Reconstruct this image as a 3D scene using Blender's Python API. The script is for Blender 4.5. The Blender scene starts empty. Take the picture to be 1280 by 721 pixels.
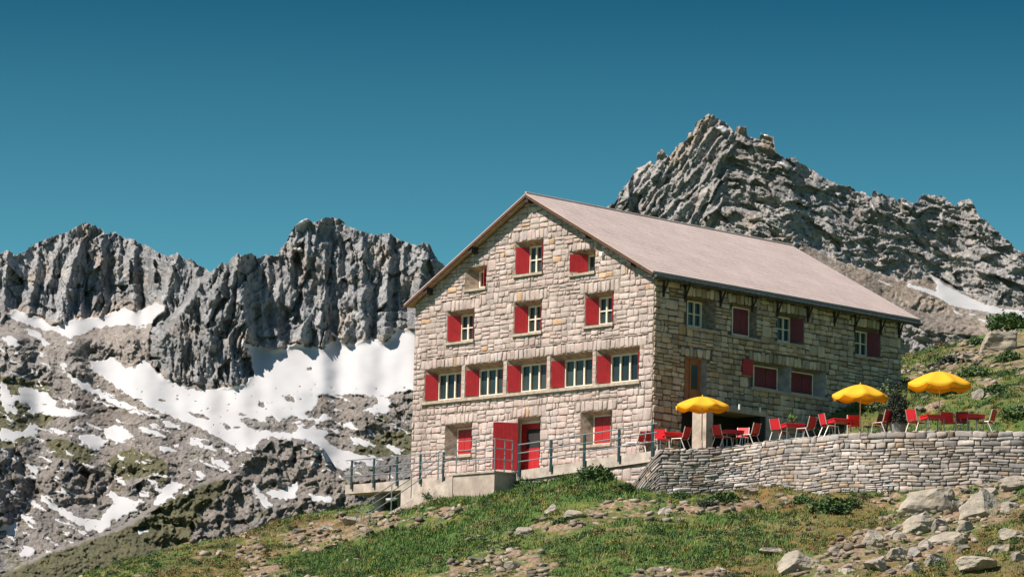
import bpy, math, random
import numpy as np
from mathutils import Matrix, Vector

# ------------------------------------------------------------------ camera, world, sun
SC = bpy.context.scene
COL = SC.collection
CAM = np.array([-88.955, -86.081, -12.873])
RV = np.array([0.7241, -0.6892, 0.0247]); FV = np.array([0.6787, 0.7186, 0.1516])
FV /= np.linalg.norm(FV); RV -= FV*(RV@FV); RV /= np.linalg.norm(RV); UV = np.cross(RV, FV)
FL = 4001.0
cd = bpy.data.cameras.new('camera'); cam = bpy.data.objects.new('camera', cd); COL.objects.link(cam)
cd.sensor_width = 36; cd.lens = 36*FL/1280; cd.clip_start = 1; cd.clip_end = 60000
cam.matrix_world = Matrix(((RV[0], UV[0], -FV[0], CAM[0]), (RV[1], UV[1], -FV[1], CAM[1]), (RV[2], UV[2], -FV[2], CAM[2]), (0, 0, 0, 1)))
SC.camera = cam
SUN_EL, SUN_AZ = math.radians(50), math.radians(17)
SD = Vector((-math.cos(SUN_AZ)*math.cos(SUN_EL), math.sin(SUN_AZ)*math.cos(SUN_EL), math.sin(SUN_EL)))
wd = bpy.data.worlds.new('World'); SC.world = wd; wd.use_nodes = True
wn = wd.node_tree; bg = wn.nodes['Background']
sky = wn.nodes.new('ShaderNodeTexSky'); sky.sky_type = 'NISHITA'; sky.sun_disc = False
sky.sun_elevation = SUN_EL; sky.sun_rotation = math.atan2(SD.x, SD.y)
sky.altitude = 2300; sky.air_density = 1.0; sky.dust_density = 0.6; sky.ozone_density = 1.5
tint = wn.nodes.new('ShaderNodeMix'); tint.data_type = 'RGBA'; tint.blend_type = 'MULTIPLY'
tint.inputs['Factor'].default_value = 1
_tc = wn.nodes.new('ShaderNodeTexCoord'); _sx = wn.nodes.new('ShaderNodeSeparateXYZ'); wn.links.new(_tc.outputs['Generated'], _sx.inputs[0])
_rp = wn.nodes.new('ShaderNodeValToRGB'); wn.links.new(_sx.outputs['Z'], _rp.inputs[0])   # sky graded by tint: darker above the ridges, brighter overhead to fill shade
_rp.color_ramp.elements[0].position = .13; _rp.color_ramp.elements[0].color = (.36, .80, .68, 1)
_rp.color_ramp.elements[1].position = .255; _rp.color_ramp.elements[1].color = (.03, .28, .31, 1)
_e = _rp.color_ramp.elements.new(.5); _e.color = (.98, .98, .95, 1)
wn.links.new(_rp.outputs[0], tint.inputs['B'])
wn.links.new(sky.outputs[0], tint.inputs['A']); wn.links.new(tint.outputs['Result'], bg.inputs['Color'])
bg.inputs['Strength'].default_value = 0.085
sl = bpy.data.lights.new('sun', 'SUN'); sl.energy = 5.0; sl.angle = math.radians(0.5); sl.color = (1.0, 0.90, 0.80)
so = bpy.data.objects.new('sun', sl); COL.objects.link(so)
so.rotation_euler = SD.to_track_quat('Z', 'Y').to_euler()
SC.view_settings.view_transform = 'Standard'; SC.view_settings.look = 'None'
SC.view_settings.exposure = 0.66; SC.view_settings.gamma = 1.0; SC.view_settings.use_curve_mapping = False

# ------------------------------------------------------------------ helpers
def ray(px, py): return FV + (px-640)/FL*RV - (py-360.5)/FL*UV
def at(px, py, dep): return CAM + ray(px, py)*dep
def at_z(px, py, z):
    d = ray(px, py); return CAM + d*((z-CAM[2])/d[2])
def project(P):
    Q = P-CAM; w = Q@FV
    return 640+FL*(Q@RV)/w, 360.5-FL*(Q@UV)/w, w
def pbr(name): 
    m = bpy.data.materials.new(name); m.use_nodes = True
    return m, m.node_tree, m.node_tree.nodes['Principled BSDF']
def noise_tex(nt, scale, detail=5, rough=.6, vec=None):
    n = nt.nodes.new('ShaderNodeTexNoise'); n.inputs['Scale'].default_value = scale
    n.inputs['Detail'].default_value = detail; n.inputs['Roughness'].default_value = rough
    if vec: nt.links.new(vec, n.inputs['Vector'])
    return n
def ramp(nt, fac, stops):
    r = nt.nodes.new('ShaderNodeValToRGB'); e = r.color_ramp.elements
    while len(e) < len(stops): e.new(.5)
    for k, (p, c) in enumerate(stops): e[k].position = p; e[k].color = (*c, 1) if len(c) == 3 else c
    nt.links.new(fac, r.inputs[0]); return r
def mix(nt, fac, a, b, mode='MIX'):
    m = nt.nodes.new('ShaderNodeMix'); m.data_type = 'RGBA'; m.blend_type = mode
    for s, v in (('Factor', fac), ('A', a), ('B', b)):
        if isinstance(v, (int, float)): m.inputs[s].default_value = v
        elif isinstance(v, tuple): m.inputs[s].default_value = (*v, 1) if len(v) == 3 else v
        else: nt.links.new(v, m.inputs[s])
    return m.outputs['Result']
def mathn(nt, op, a, b=0.0):
    m = nt.nodes.new('ShaderNodeMath'); m.operation = op
    for k, v in enumerate((a, b)):
        if isinstance(v, (int, float)): m.inputs[k].default_value = v
        else: nt.links.new(v, m.inputs[k])
    return m.outputs[0]
def attr(nt, name):
    a = nt.nodes.new('ShaderNodeAttribute'); a.attribute_name = name; return a
def coord(nt): return nt.nodes.new('ShaderNodeTexCoord').outputs['Object']
def bump(nt, bs, h, strength=.4, dist=.02):
    b = nt.nodes.new('ShaderNodeBump'); b.inputs['Strength'].default_value = strength; b.inputs['Distance'].default_value = dist
    nt.links.new(h, b.inputs['Height']); nt.links.new(b.outputs[0], bs.inputs['Normal'])
def simple(name, c, rough=.6, metal=0, var=.12, scale=6, bmp=.15):
    m, nt, bs = pbr(name); co = coord(nt)
    n = noise_tex(nt, scale, 5, .6, co)
    c1 = tuple(max(0, x*(1-var*1.6)) for x in c); c2 = tuple(min(1, x*(1+var)) for x in c)
    r = ramp(nt, n.outputs['Fac'], [(.3, c1), (.7, c2)])
    nt.links.new(r.outputs[0], bs.inputs['Base Color'])
    bs.inputs['Roughness'].default_value = rough; bs.inputs['Metallic'].default_value = metal
    if bmp: bump(nt, bs, noise_tex(nt, scale*6, 4, .6, co).outputs['Fac'], bmp, .01)
    return m

def obj(name, verts, faces, mats, parent=None, midx=None, smooth=False, colors=None, attrs=None):
    me = bpy.data.meshes.new(name)
    verts = np.asarray(verts, dtype=np.float32)
    if isinstance(faces, np.ndarray):
        nf, k = faces.shape
        me.vertices.add(len(verts)); me.vertices.foreach_set('co', verts.ravel())
        me.loops.add(nf*k); me.loops.foreach_set('vertex_index', faces.astype(np.int32).ravel())
        me.polygons.add(nf); me.polygons.foreach_set('loop_start', np.arange(0, nf*k, k, dtype=np.int32))
        me.update(calc_edges=True); me.validate()
    else:
        me.from_pydata([tuple(map(float, v)) for v in verts], [], faces); me.update()
    for m in (mats if isinstance(mats, (list, tuple)) else [mats]): me.materials.append(m)
    if midx is not None: me.polygons.foreach_set('material_index', np.asarray(midx, dtype=np.int32))
    if smooth: me.polygons.foreach_set('use_smooth', np.ones(len(me.polygons), dtype=bool))
    if colors is not None:
        a = me.color_attributes.new('tint', 'FLOAT_COLOR', 'POINT'); c = np.ones((len(verts), 4), np.float32); c[:, :3] = colors
        a.data.foreach_set('color', c.ravel())
    if attrs:
        for k, v in attrs.items():
            a = me.attributes.new(k, 'FLOAT', 'POINT'); a.data.foreach_set('value', np.asarray(v, np.float32).ravel())
    o = bpy.data.objects.new(name, me); COL.objects.link(o)
    if parent: o.parent = parent
    return o
def tag(o, label=None, cat=None, group=None, kind=None):
    if label: o['label'] = label
    if cat: o['category'] = cat
    if group: o['group'] = group
    if kind: o['kind'] = kind
    return o
def thing(name, loc, label, cat, group=None, rz=0):
    o = bpy.data.objects.new(name, None); COL.objects.link(o); o.location = loc; o.rotation_euler = (0, 0, rz)
    o.empty_display_size = .2
    return tag(o, label, cat, group)

class MB:
    """collects shapes, then builds one mesh"""
    def __init__(s): s.v = []; s.f = []; s.mi = []
    def add(s, vs, fs, mi=0):
        n = len(s.v); s.v += [tuple(map(float, v)) for v in vs]; s.f += [tuple(n+i for i in f) for f in fs]; s.mi += [mi]*len(fs)
    def hexa(s, c, mi=0):  # 8 corners: bottom 4 ccw, top 4 ccw
        s.add(c, [(3, 2, 1, 0), (4, 5, 6, 7), (0, 1, 5, 4), (1, 2, 6, 5), (2, 3, 7, 6), (3, 0, 4, 7)], mi)
    def box(s, x0, x1, y0, y1, z0, z1, mi=0):
        s.hexa([(x0, y0, z0), (x1, y0, z0), (x1, y1, z0), (x0, y1, z0), (x0, y0, z1), (x1, y0, z1), (x1, y1, z1), (x0, y1, z1)], mi)
    def bar(s, a, b, w, h=None, mi=0, up=(0, 0, 1)):
        a = Vector(a); b = Vector(b); h = h or w; d = (b-a).normalized(); u = Vector(up)
        if abs(d.dot(u)) > .98: u = Vector((1, 0, 0))
        x = d.cross(u).normalized()*w/2; y = x.cross(d).normalized()*h/2
        s.hexa([a-x-y, a+x-y, b+x-y, b-x-y, a-x+y, a+x+y, b+x+y, b-x+y], mi)
    def tube(s, pts, r, n=8, mi=0, cap=True):
        pts = [Vector(p) for p in pts]; rs = r if isinstance(r, (list, tuple)) else [r]*len(pts)
        base = len(s.v); prev = None
        for i, p in enumerate(pts):
            d = (pts[min(i+1, len(pts)-1)]-pts[max(i-1, 0)]).normalized()
            ref = Vector((0, 0, 1)) if abs(d.z) < .9 else Vector((1, 0, 0))
            x = d.cross(ref).normalized() if prev is None else (prev-d*prev.dot(d)).normalized()
            prev = x; y = d.cross(x)
            for k in range(n):
                t = 2*math.pi*k/n; q = p+(x*math.cos(t)+y*math.sin(t))*rs[i]; s.v.append(tuple(q))
        for i in range(len(pts)-1):
            for k in range(n):
                a = base+i*n+k; b = base+i*n+(k+1) % n; s.f.append((a, b, b+n, a+n)); s.mi.append(mi)
        if cap:
            s.f.append(tuple(base+k for k in reversed(range(n)))); s.f.append(tuple(base+(len(pts)-1)*n+k for k in range(n))); s.mi += [mi, mi]
    def build(s, name, mats, parent=None, smooth=False):
        return obj(name, s.v, s.f, mats, parent, s.mi, smooth)

# numpy noise
def _h(ix, iy, seed):
    h = (ix.astype(np.int64)*374761393 + iy.astype(np.int64)*668265263 + seed*1274126177) & 0xffffffff
    h = ((h ^ (h >> 13))*1274126177) & 0xffffffff
    return ((h ^ (h >> 16)) & 0xffff)/65535.0
def pn(x, y, seed=0):
    x0 = np.floor(x); y0 = np.floor(y); fx = x-x0; fy = y-y0
    u = fx*fx*fx*(fx*(fx*6-15)+10); v = fy*fy*fy*(fy*(fy*6-15)+10)
    def g(ix, iy, dx, dy):
        a = _h(ix, iy, seed)*2*np.pi; return np.cos(a)*dx+np.sin(a)*dy
    n00 = g(x0, y0, fx, fy); n10 = g(x0+1, y0, fx-1, fy); n01 = g(x0, y0+1, fx, fy-1); n11 = g(x0+1, y0+1, fx-1, fy-1)
    return 1.5*((n00*(1-u)+n10*u)*(1-v)+(n01*(1-u)+n11*u)*v)
def fbm(x, y, o=4, seed=0, g=.5):
    r = 0; a = 1; s = 0
    for k in range(o): r = r+a*pn(x*2**k+k*17.3, y*2**k+k*9.1, seed+k); s += a; a *= g
    return r/s
def ridged(x, y, o=4, seed=0, g=.5):
    r = 0; a = 1; s = 0; w = 1
    for k in range(o):
        n = 1-np.abs(pn(x*2**k+k*17.3, y*2**k+k*9.1, seed+k)); n = n*n*w; w = np.clip(n*1.6, 0, 1); r = r+a*n; s += a; a *= g
    return r/s
def cells(x, y, seed=0):
    """distance to nearest and second nearest jittered cell centre, and an id value"""
    x0 = np.floor(x); y0 = np.floor(y); d1 = np.full(x.shape, 9.); d2 = d1.copy(); idv = np.zeros(x.shape)
    for i in (-1, 0, 1):
        for j in (-1, 0, 1):
            cx = x0+i+_h(x0+i, y0+j, seed); cy = y0+j+_h(x0+i, y0+j, seed+7)
            d = np.hypot(cx-x, cy-y); idn = _h(x0+i, y0+j, seed+13)
            m = d < d1; d2 = np.where(m, d1, np.minimum(d2, d)); idv = np.where(m, idn, idv); d1 = np.where(m, d, d1)
    return d1, d2, idv
def inpoly(X, Y, P):
    r = np.zeros(X.shape, bool); n = len(P)
    for i in range(n):
        x1, y1 = P[i]; x2, y2 = P[(i+1) % n]
        if y1 == y2: continue
        c = ((y1 > Y) != (y2 > Y)) & (X < (x2-x1)*(Y-y1)/(y2-y1)+x1); r ^= c
    return r
def blur(a, n, ax=None):
    for _ in range(n):
        for k in ((0, 1) if ax is None else (ax,)):
            p = np.concatenate([a.take([0], k), a, a.take([-1], k)], k)
            sl0 = [slice(None)]*2; sl1 = sl0[:]; sl2 = sl0[:]
            sl0[k] = slice(0, -2); sl1[k] = slice(1, -1); sl2[k] = slice(2, None)
            a = p[tuple(sl0)]*.25+p[tuple(sl1)]*.5+p[tuple(sl2)]*.25
    return a
def gridfaces(nr, nc):
    i = np.arange(nr-1)[:, None]*nc+np.arange(nc-1)[None, :]
    return np.stack([i, i+1, i+nc+1, i+nc], -1).reshape(-1, 4)

# ------------------------------------------------------------------ materials
def mat_rock_mountain(name='mountain_rock', q=1.0):
    m, nt, bs = pbr(name); co = coord(nt)
    a_s = attr(nt, 'snow').outputs['Fac']; a_w = attr(nt, 'warm').outputs['Fac']; a_g = attr(nt, 'green').outputs['Fac']; a_t = attr(nt, 'tone').outputs['Fac']
    n1 = noise_tex(nt, .06*q, 8, .7, co); n2 = noise_tex(nt, .32*q, 6, .75, co); n3 = noise_tex(nt, .012*q, 4, .6, co)
    base = ramp(nt, n1.outputs['Fac'], [(.34, (.08, .092, .11)), (.5, (.245, .25, .262)), (.64, (.46, .445, .43))]).outputs[0]
    base = mix(nt, .5, base, ramp(nt, n2.outputs['Fac'], [(.36, (.06, .078, .10)), (.64, (.48, .47, .46))]).outputs[0])
    warm = ramp(nt, n2.outputs['Fac'], [(.32, (.16, .12, .085)), (.68, (.52, .41, .31))]).outputs[0]
    wf = mathn(nt, 'MULTIPLY', a_w, ramp(nt, n3.outputs['Fac'], [(.35, (.35,)*3), (.65, (1.,)*3)]).outputs[0])
    base = mix(nt, wf, base, warm)
    green = ramp(nt, n2.outputs['Fac'], [(.3, (.05, .062, .022)), (.7, (.20, .18, .07))]).outputs[0]
    gf = mathn(nt, 'ADD', a_g, mathn(nt, 'MULTIPLY', mathn(nt, 'SUBTRACT', n1.outputs['Fac'], .5), 1.6))
    gf = ramp(nt, gf, [(.45, (0,)*3), (.62, (.9,)*3)]).outputs[0]
    base = mix(nt, gf, base, green)
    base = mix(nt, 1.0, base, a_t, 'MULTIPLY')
    sf = mathn(nt, 'ADD', a_s, mathn(nt, 'MULTIPLY', mathn(nt, 'SUBTRACT', n2.outputs['Fac'], .5), .35))
    sf = ramp(nt, sf, [(.47, (0,)*3), (.55, (1,)*3)]).outputs[0]
    snow = ramp(nt, n3.outputs['Fac'], [(.3, (.35, .345, .35)), (.6, (.41, .415, .425))]).outputs[0]
    nt.links.new(mix(nt, sf, base, snow), bs.inputs['Base Color']); bs.inputs['Roughness'].default_value = .85
    hb = mathn(nt, 'MULTIPLY', n2.outputs['Fac'], mathn(nt, 'SUBTRACT', 1.0, mathn(nt, 'MULTIPLY', sf, .93)))
    bump(nt, bs, hb, .8, 2.2/q)
    return m
M_MTN = mat_rock_mountain(); M_PEAK = mat_rock_mountain('peak_rock', 2.3)

def mat_ground():
    m, nt, bs = pbr('alpine_turf'); co = coord(nt)
    a_d = attr(nt, 'dirt').outputs['Fac']; a_l = attr(nt, 'lush').outputs['Fac']
    n1 = noise_tex(nt, 1.3, 6, .65, co); n2 = noise_tex(nt, 7, 6, .7, co); n3 = noise_tex(nt, .35, 4, .6, co)
    g = ramp(nt, n1.outputs['Fac'], [(.3, (.025, .06, .008)), (.5, (.06, .10, .012)), (.7, (.18, .14, .025))]).outputs[0]
    heath = ramp(nt, n1.outputs['Fac'], [(.3, (.05, .036, .012)), (.7, (.20, .12, .03))]).outputs[0]
    g = mix(nt, attr(nt, 'heath').outputs['Fac'], g, heath)
    lush = ramp(nt, n2.outputs['Fac'], [(.3, (.02, .055, .008)), (.7, (.065, .14, .018))]).outputs[0]
    g = mix(nt, a_l, g, lush)
    dry = ramp(nt, n2.outputs['Fac'], [(.3, (.10, .065, .03)), (.7, (.27, .19, .10))]).outputs[0]
    g = mix(nt, ramp(nt, n3.outputs['Fac'], [(.5, (0,)*3), (.68, (.75,)*3)]).outputs[0], g, dry)
    dirt = ramp(nt, n2.outputs['Fac'], [(.3, (.09, .06, .032)), (.55, (.24, .165, .105)), (.75, (.44, .35, .27))]).outputs[0]
    df = mathn(nt, 'ADD', a_d, mathn(nt, 'MULTIPLY', mathn(nt, 'SUBTRACT', noise_tex(nt, 2.6, 7, .7, co).outputs['Fac'], .5), 2.2))
    g = mix(nt, ramp(nt, df, [(.46, (0,)*3), (.6, (1,)*3)]).outputs[0], g, dirt)
    nt.links.new(g, bs.inputs['Base Color']); bs.inputs['Roughness'].default_value = .95
    bump(nt, bs, n2.outputs['Fac'], .7, .08)
    return m
M_GROUND = mat_ground()

def mat_stone(name, dark, light, warm, lichen=.25, sc=1.0):
    m, nt, bs = pbr(name); co = coord(nt); t = attr(nt, 'tint')
    n1 = noise_tex(nt, 3.5*sc, 6, .7, co); n2 = noise_tex(nt, 22*sc, 5, .7, co); n3 = noise_tex(nt, .8*sc, 4, .6, co)
    c = ramp(nt, n1.outputs['Fac'], [(.28, dark), (.72, light)]).outputs[0]
    c = mix(nt, .4, c, ramp(nt, n2.outputs['Fac'], [(.3, dark), (.7, light)]).outputs[0])
    c = mix(nt, ramp(nt, n3.outputs['Fac'], [(.5, (0,)*3), (.75, (lichen,)*3)]).outputs[0], c, warm)
    c = mix(nt, 1.0, c, t.outputs['Color'], 'MULTIPLY')
    mp = nt.nodes.new('ShaderNodeMapping'); mp.inputs['Scale'].default_value = (1, 1, .16); nt.links.new(co, mp.inputs[0])   # rain streaks and old stains
    c = mix(nt, 1.0, c, ramp(nt, noise_tex(nt, 1.1, 5, .65, mp.outputs[0]).outputs['Fac'], [(.34, (.72, .70, .68)), (.6, (1.04,)*3)]).outputs[0], 'MULTIPLY')
    nt.links.new(c, bs.inputs['Base Color']); bs.inputs['Roughness'].default_value = .9
    bump(nt, bs, n2.outputs['Fac'], .6, .02)
    return m
M_WALLSTONE = mat_stone('granite_rubble', (.35, .30, .28), (.60, .52, .485), (.46, .33, .19), .12)
M_SIDESTONE = mat_stone('lichened_granite', (.42, .345, .265), (.70, .595, .47), (.56, .40, .16), .5)
M_DRYSTONE = mat_stone('drystone_granite', (.22, .20, .185), (.56, .51, .475), (.38, .27, .17), .5, 1.3)
M_BOULDER = mat_stone('lichened_boulder', (.17, .155, .135), (.46, .42, .36), (.44, .37, .16), .75, .9)
M_JAMBSHADE = simple('rough_shaded_jamb_stone', (.20, .17, .13), .9, var=.4, scale=7, bmp=.5)  # darker than the gable reveals: niche shade put into the stone colour
M_MORTAR = simple('mortar', (.27, .215, .18), .95, var=.3, scale=8)
M_DEEPMORTAR = simple('dark_mortar', (.12, .10, .08), .95, var=.3, scale=8)
M_CONC = simple('weathered_concrete', (.37, .305, .255), .9, var=.22, scale=2.5)
M_CONCL = simple('light_concrete', (.43, .365, .31), .9, var=.28, scale=2.0)
M_PLASTER = simple('grey_render', (.27, .26, .24), .9, var=.25, scale=3)
M_SILL = simple('sill_stone', (.40, .33, .26), .85, var=.2, scale=5)
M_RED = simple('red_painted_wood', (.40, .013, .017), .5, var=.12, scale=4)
M_REDSHADE = simple('shaded_red_painted_wood', (.16, .012, .022), .55, var=.15, scale=4)  # same red paint, with the shade of the long side in its colour
M_CREAM = simple('cream_frame_paint', (.74, .66, .52), .5, var=.08)
M_DOORWOOD = simple('varnished_wood', (.36, .12, .035), .45, var=.2, scale=7)
M_ROOFWOOD = simple('roof_timber', (.085, .036, .018), .7, var=.3, scale=9)
M_SOFFIT = simple('pale_soffit_board', (.42, .30, .19), .8, var=.25, scale=5)
M_DARKWOOD = simple('dark_timber', (.035, .025, .02), .8, var=.3)
M_SLATE = simple('eaves_slate', (.075, .09, .09), .7, var=.4, scale=8)
M_DARKMETAL = simple('dark_green_metal', (.02, .05, .055), .45, .3, bmp=0)
M_STEEL = simple('galvanised_steel', (.27, .32, .34), .4, .6, bmp=0)
M_ALU = simple('pale_aluminium', (.68, .64, .60), .4, .3, bmp=0)
M_CHAIR = simple('red_enamel', (.62, .018, .03), .45, var=.08, bmp=0)
M_CHAIRSHADE = simple('shaded_red_enamel', (.20, .012, .02), .5, var=.08, bmp=0)  # darker copy of the chair red, shade mixed into the colour
M_YELLOW = simple('yellow_canvas', (.86, .47, .008), .75, var=.05, bmp=0)
M_POLE = simple('pale_wood_pole', (.62, .46, .30), .6, var=.1)
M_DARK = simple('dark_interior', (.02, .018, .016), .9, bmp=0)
M_WHITE = simple('white_enamel', (.75, .73, .68), .4, var=.05, bmp=0)
mg, ntg, bg_ = pbr('window_glass')
_n = noise_tex(ntg, .5, 2, .5, coord(ntg))
ntg.links.new(ramp(ntg, _n.outputs['Fac'], [(.35, (.012, .02, .024)), (.65, (.04, .055, .05))]).outputs[0], bg_.inputs['Base Color'])
bg_.inputs['Roughness'].default_value = .1; bg_.inputs['Specular IOR Level'].default_value = .35; M_GLASS = mg
# roof covering: small pinkish slates in courses
mr, ntr, br = pbr('pinkish_roof_slates'); co = coord(ntr)
bk = ntr.nodes.new('ShaderNodeTexBrick'); bk.inputs['Scale'].default_value = 1; bk.inputs['Brick Width'].default_value = .42; bk.inputs['Row Height'].default_value = .26
bk.inputs['Mortar Size'].default_value = .012; bk.offset = .5
bk.inputs['Color1'].default_value = (.43, .34, .305, 1); bk.inputs['Color2'].default_value = (.455, .365, .33, 1); bk.inputs['Mortar'].default_value = (.43, .34, .305, 1)
ntr.links.new(co, bk.inputs['Vector'])
nr_ = noise_tex(ntr, .6, 6, .65, co)
cc = mix(ntr, .7, bk.outputs['Color'], ramp(ntr, nr_.outputs['Fac'], [(.3, (.38, .305, .275)), (.7, (.51, .42, .385))]).outputs[0])
ntr.links.new(cc, br.inputs['Base Color']); br.inputs['Roughness'].default_value = .9
bump(ntr, br, mix(ntr, .5, bk.outputs['Fac'], noise_tex(ntr, 6, 5, .7, co).outputs['Fac']), .15, .02)
M_ROOF = mr
def mat_leaf(name, rough=.7):
    m, nt, bs = pbr(name); t = attr(nt, 'tint')
    n = noise_tex(nt, 2.0, 3, .6, coord(nt))
    c = mix(nt, 1.0, t.outputs['Color'], ramp(nt, n.outputs['Fac'], [(.3, (.7,)*3), (.7, (1.25,)*3)]).outputs[0], 'MULTIPLY')
    nt.links.new(c, bs.inputs['Base Color']); bs.inputs['Roughness'].default_value = rough
    return m
M_LEAF = mat_leaf('leafy_green')

# ------------------------------------------------------------------ mountains
def cvt(P, ox, oy, s, sy=None): return [(x/s+ox, y/(sy or s)+oy) for x, y in P]
def facets(x, y, seed, sx, sy, tx, ty, step):
    """broken rock: every cell is a flat face with its own tilt (slopes tx, ty) and its own step out"""
    x0 = np.floor(x); y0 = np.floor(y); d1 = np.full(x.shape, 9.); val = np.zeros(x.shape)
    for i in (-1, 0, 1):
        for j in (-1, 0, 1):
            ix, iy = x0+i, y0+j; cx = ix+_h(ix, iy, seed); cy = iy+_h(ix, iy, seed+7); d = (cx-x)**2+(cy-y)**2
            v = (_h(ix, iy, seed+13)-.5)*2*step+(_h(ix, iy, seed+17)-.5)*2*tx*(x-cx)*sx+(_h(ix, iy, seed+19)-.5)*2*ty*(y-cy)*sy
            m_ = d < d1; val = np.where(m_, v, val); d1 = np.where(m_, d, d1)
    return val
def tents(X, Y, L, seed):
    """rock ribs: narrow at the top, broad at the foot, with a sharp edge down the middle"""
    out = np.zeros(X.shape); wx = X+5*fbm(X/22, Y/30, 3, seed)+1.5*fbm(X/6, Y/8, 2, seed+9)
    for ax, ay, bx_, by_, w in L:
        t = np.clip((Y-ay)/(by_-ay), 0, 1.15); xc = ax+(bx_-ax)*t; hw = 2.0+w*t
        fade = np.clip((Y-ay+6)/8, 0, 1)*np.clip((by_+12-Y)/10, 0, 1)
        h = np.clip(1-np.abs(wx-xc)/hw, 0, 1)*hw*1.6*fade; out = np.maximum(out, h)
    return out
def mountain_sheet(name, x0, x1, step, ybot, sky_pts, D0, masks, label, ribs=(), mat=None, layered=False, turn=()):
    sx = np.array([p[0] for p in sky_pts]); sy = np.array([p[1] for p in sky_pts])
    xs = np.arange(x0, x1+step, step); nc = len(xs)
    ytop = np.interp(xs, sx, sy)
    ytop = ytop + 1.8*pn(xs/3.1, xs*0, 5) + 1.1*pn(xs/1.4, xs*0, 6) + 1.2*(_h(np.floor(xs/2.3), xs*0, 9)-.5)
    # everything is worked out on a regular grid first, then cut to the crest line
    yr = np.arange(ybot, ytop.min()-8, -step); nr = len(yr)
    X, Y = np.meshgrid(xs, yr)
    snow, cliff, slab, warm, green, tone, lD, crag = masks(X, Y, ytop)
    # ln depth: how fast the ground recedes per pixel climbed, by kind of ground
    k = .45*cliff+(1-cliff)*(1.6*(1-.35*crag)+.25*snow)
    k = blur(blur(k, 3), 70, 1)
    L = np.cumsum(k*step, axis=0)/FL
    L = L+lD
    # relief in pixel units: flat broken facets at several sizes over ribs, ledges and hollows
    wx = X+7*fbm(X/45, Y/45, 4, 21); wy = Y+7*fbm(X/45, Y/45, 4, 31)
    wx0 = wx; wx = wx+(wy-ytop[None, :])*.5*fbm(X/95+4, Y/260, 2, 37)   # ribs lean this way and that
    flute = ridged(wx/30, wy/110, 3, 41)*7+ridged(wx/13+wy/40, wy/34, 3, 51)*5+facets(wx/26, wy/30, 77, 26, 30, .75, .3, 5)+facets(wx/13, wy/34, 71, 13, 34, .75, .28, 4.5)+facets(wx/6, wy/15, 73, 6, 15, .8, .35, 2.2)+facets(X/2.9, Y/5.5, 75, 2.9, 5.5, .8, .5, 1.0)
    if ribs: flute = flute+tents(X, Y, ribs, 141)*1.1
    wx = wx0
    if layered:
        ca, sa = math.cos(math.radians(57)), math.sin(math.radians(57)); U = wx*sa+wy*ca; V = -wx*ca+wy*sa
        slabs = ridged(U/17, V/75, 3, 101)*8+facets(U/11, V/42, 103, 11, 42, .75, .22, 5)+facets(U/5, V/16, 105, 5, 16, .8, .35, 2.4)+facets(X/3, Y/3.6, 107, 3, 3.6, .7, .5, 1.1)
        qy = Y+16*fbm(X/80, Y/60, 3, 151)-.30*(X-900); qx = X+8*fbm(X/30, Y/30, 3, 153)
        ledge = ridged(qx/46, qy/24, 3, 159)*9+ridged(X/60, Y/90, 2, 163)*10+facets(qx/24, qy/10, 155, 24, 10, .35, .8, 5)+facets(qx/9, qy/4.6, 157, 9, 4.6, .45, .8, 2.4)+facets(X/3.8, qy/2.4, 165, 3.8, 2.4, .6, .6, 1.1)
        flute = (slabs-slabs.mean())*slab+(ledge-ledge.mean())*(1-slab)
    craggy = fbm(X/60, Y/50, 3, 91)*7+ridged(wx/26, wy/24, 3, 95)*(4+12*crag)+facets(wx/17, wy/15, 81, 17, 15, .7, .5, 4)+facets(wx/7, wy/6, 83, 7, 6, .7, .6, 2.2)+facets(X/3, Y/2.6, 85, 3, 2.6, .7, .6, 1.1)
    scree = fbm(X/40, Y/16, 5, 111)*8+facets(wx/9, wy/5, 117, 9, 5, .4, .5, 1.6)+facets(X/3.4, Y/2.2, 119, 3.4, 2.2, .6, .6, .9)
    flute -= np.average(flute, weights=cliff+1e-6)+10; craggy -= np.average(craggy, weights=crag*(1-cliff)+1e-6); scree -= scree.mean()
    if layered: scree = scree*.45; craggy = craggy*.6
    rough = cliff*flute+(1-cliff)*(craggy*crag+scree*(1-crag))
    for P_, x_l, x_r, amt in turn:   # rock faces that turn away to the right
        t_ = soft(X, Y, [P_], 4, 171, 2); rough = rough+t_*(np.clip((x_r-X)/(x_r-x_l), -.3, 1.2)-.5)*amt
    smooth_ = fbm(X/90, Y/30, 3, 121)*5
    sn = np.clip((snow-.35)*4, 0, 1); sn = blur(sn, 1)
    R = rough*(1-sn)+(smooth_+blur(rough, 40)+2.0+12*blur(cliff, 30))*sn
    Dm = D0*np.exp(L)
    Dm = Dm-R*Dm/FL*1.0
    # cut to the crest line: each column keeps its own rows up to its crest
    Yc = np.maximum(Y, ytop[None, :])
    def cut(A):
        o_ = np.empty(Yc.shape)
        for c in range(nc): o_[:, c] = np.interp(-Yc[:, c], -yr, A[:, c])
        return o_
    Dm, snow, warm, green, tone = map(cut, (Dm, snow, warm, green, tone)); Y = Yc
    P = CAM+(FV+((X-640)/FL)[..., None]*RV-((Y-360.5)/FL)[..., None]*UV)*Dm[..., None]
    # the far side of the ridge, falling away behind the skyline
    back = []
    fh = np.array([FV[0], FV[1], 0]); fh /= np.linalg.norm(fh); sc = D0/FL
    for kk, (dd, dz) in enumerate([(3, 1.0), (9, 6), (25, 22), (60, 60), (140, 150), (300, 340)]):
        back.append(P[-1]+fh*dd*sc-np.array([0, 0, dz*sc])+np.array([0, 0, sc])*pn(xs/7, xs*0+kk, 7)[:, None]*min(kk, 3)*1.5)
    P = np.concatenate([P, np.array(back)], 0); nb = len(back)
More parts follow.
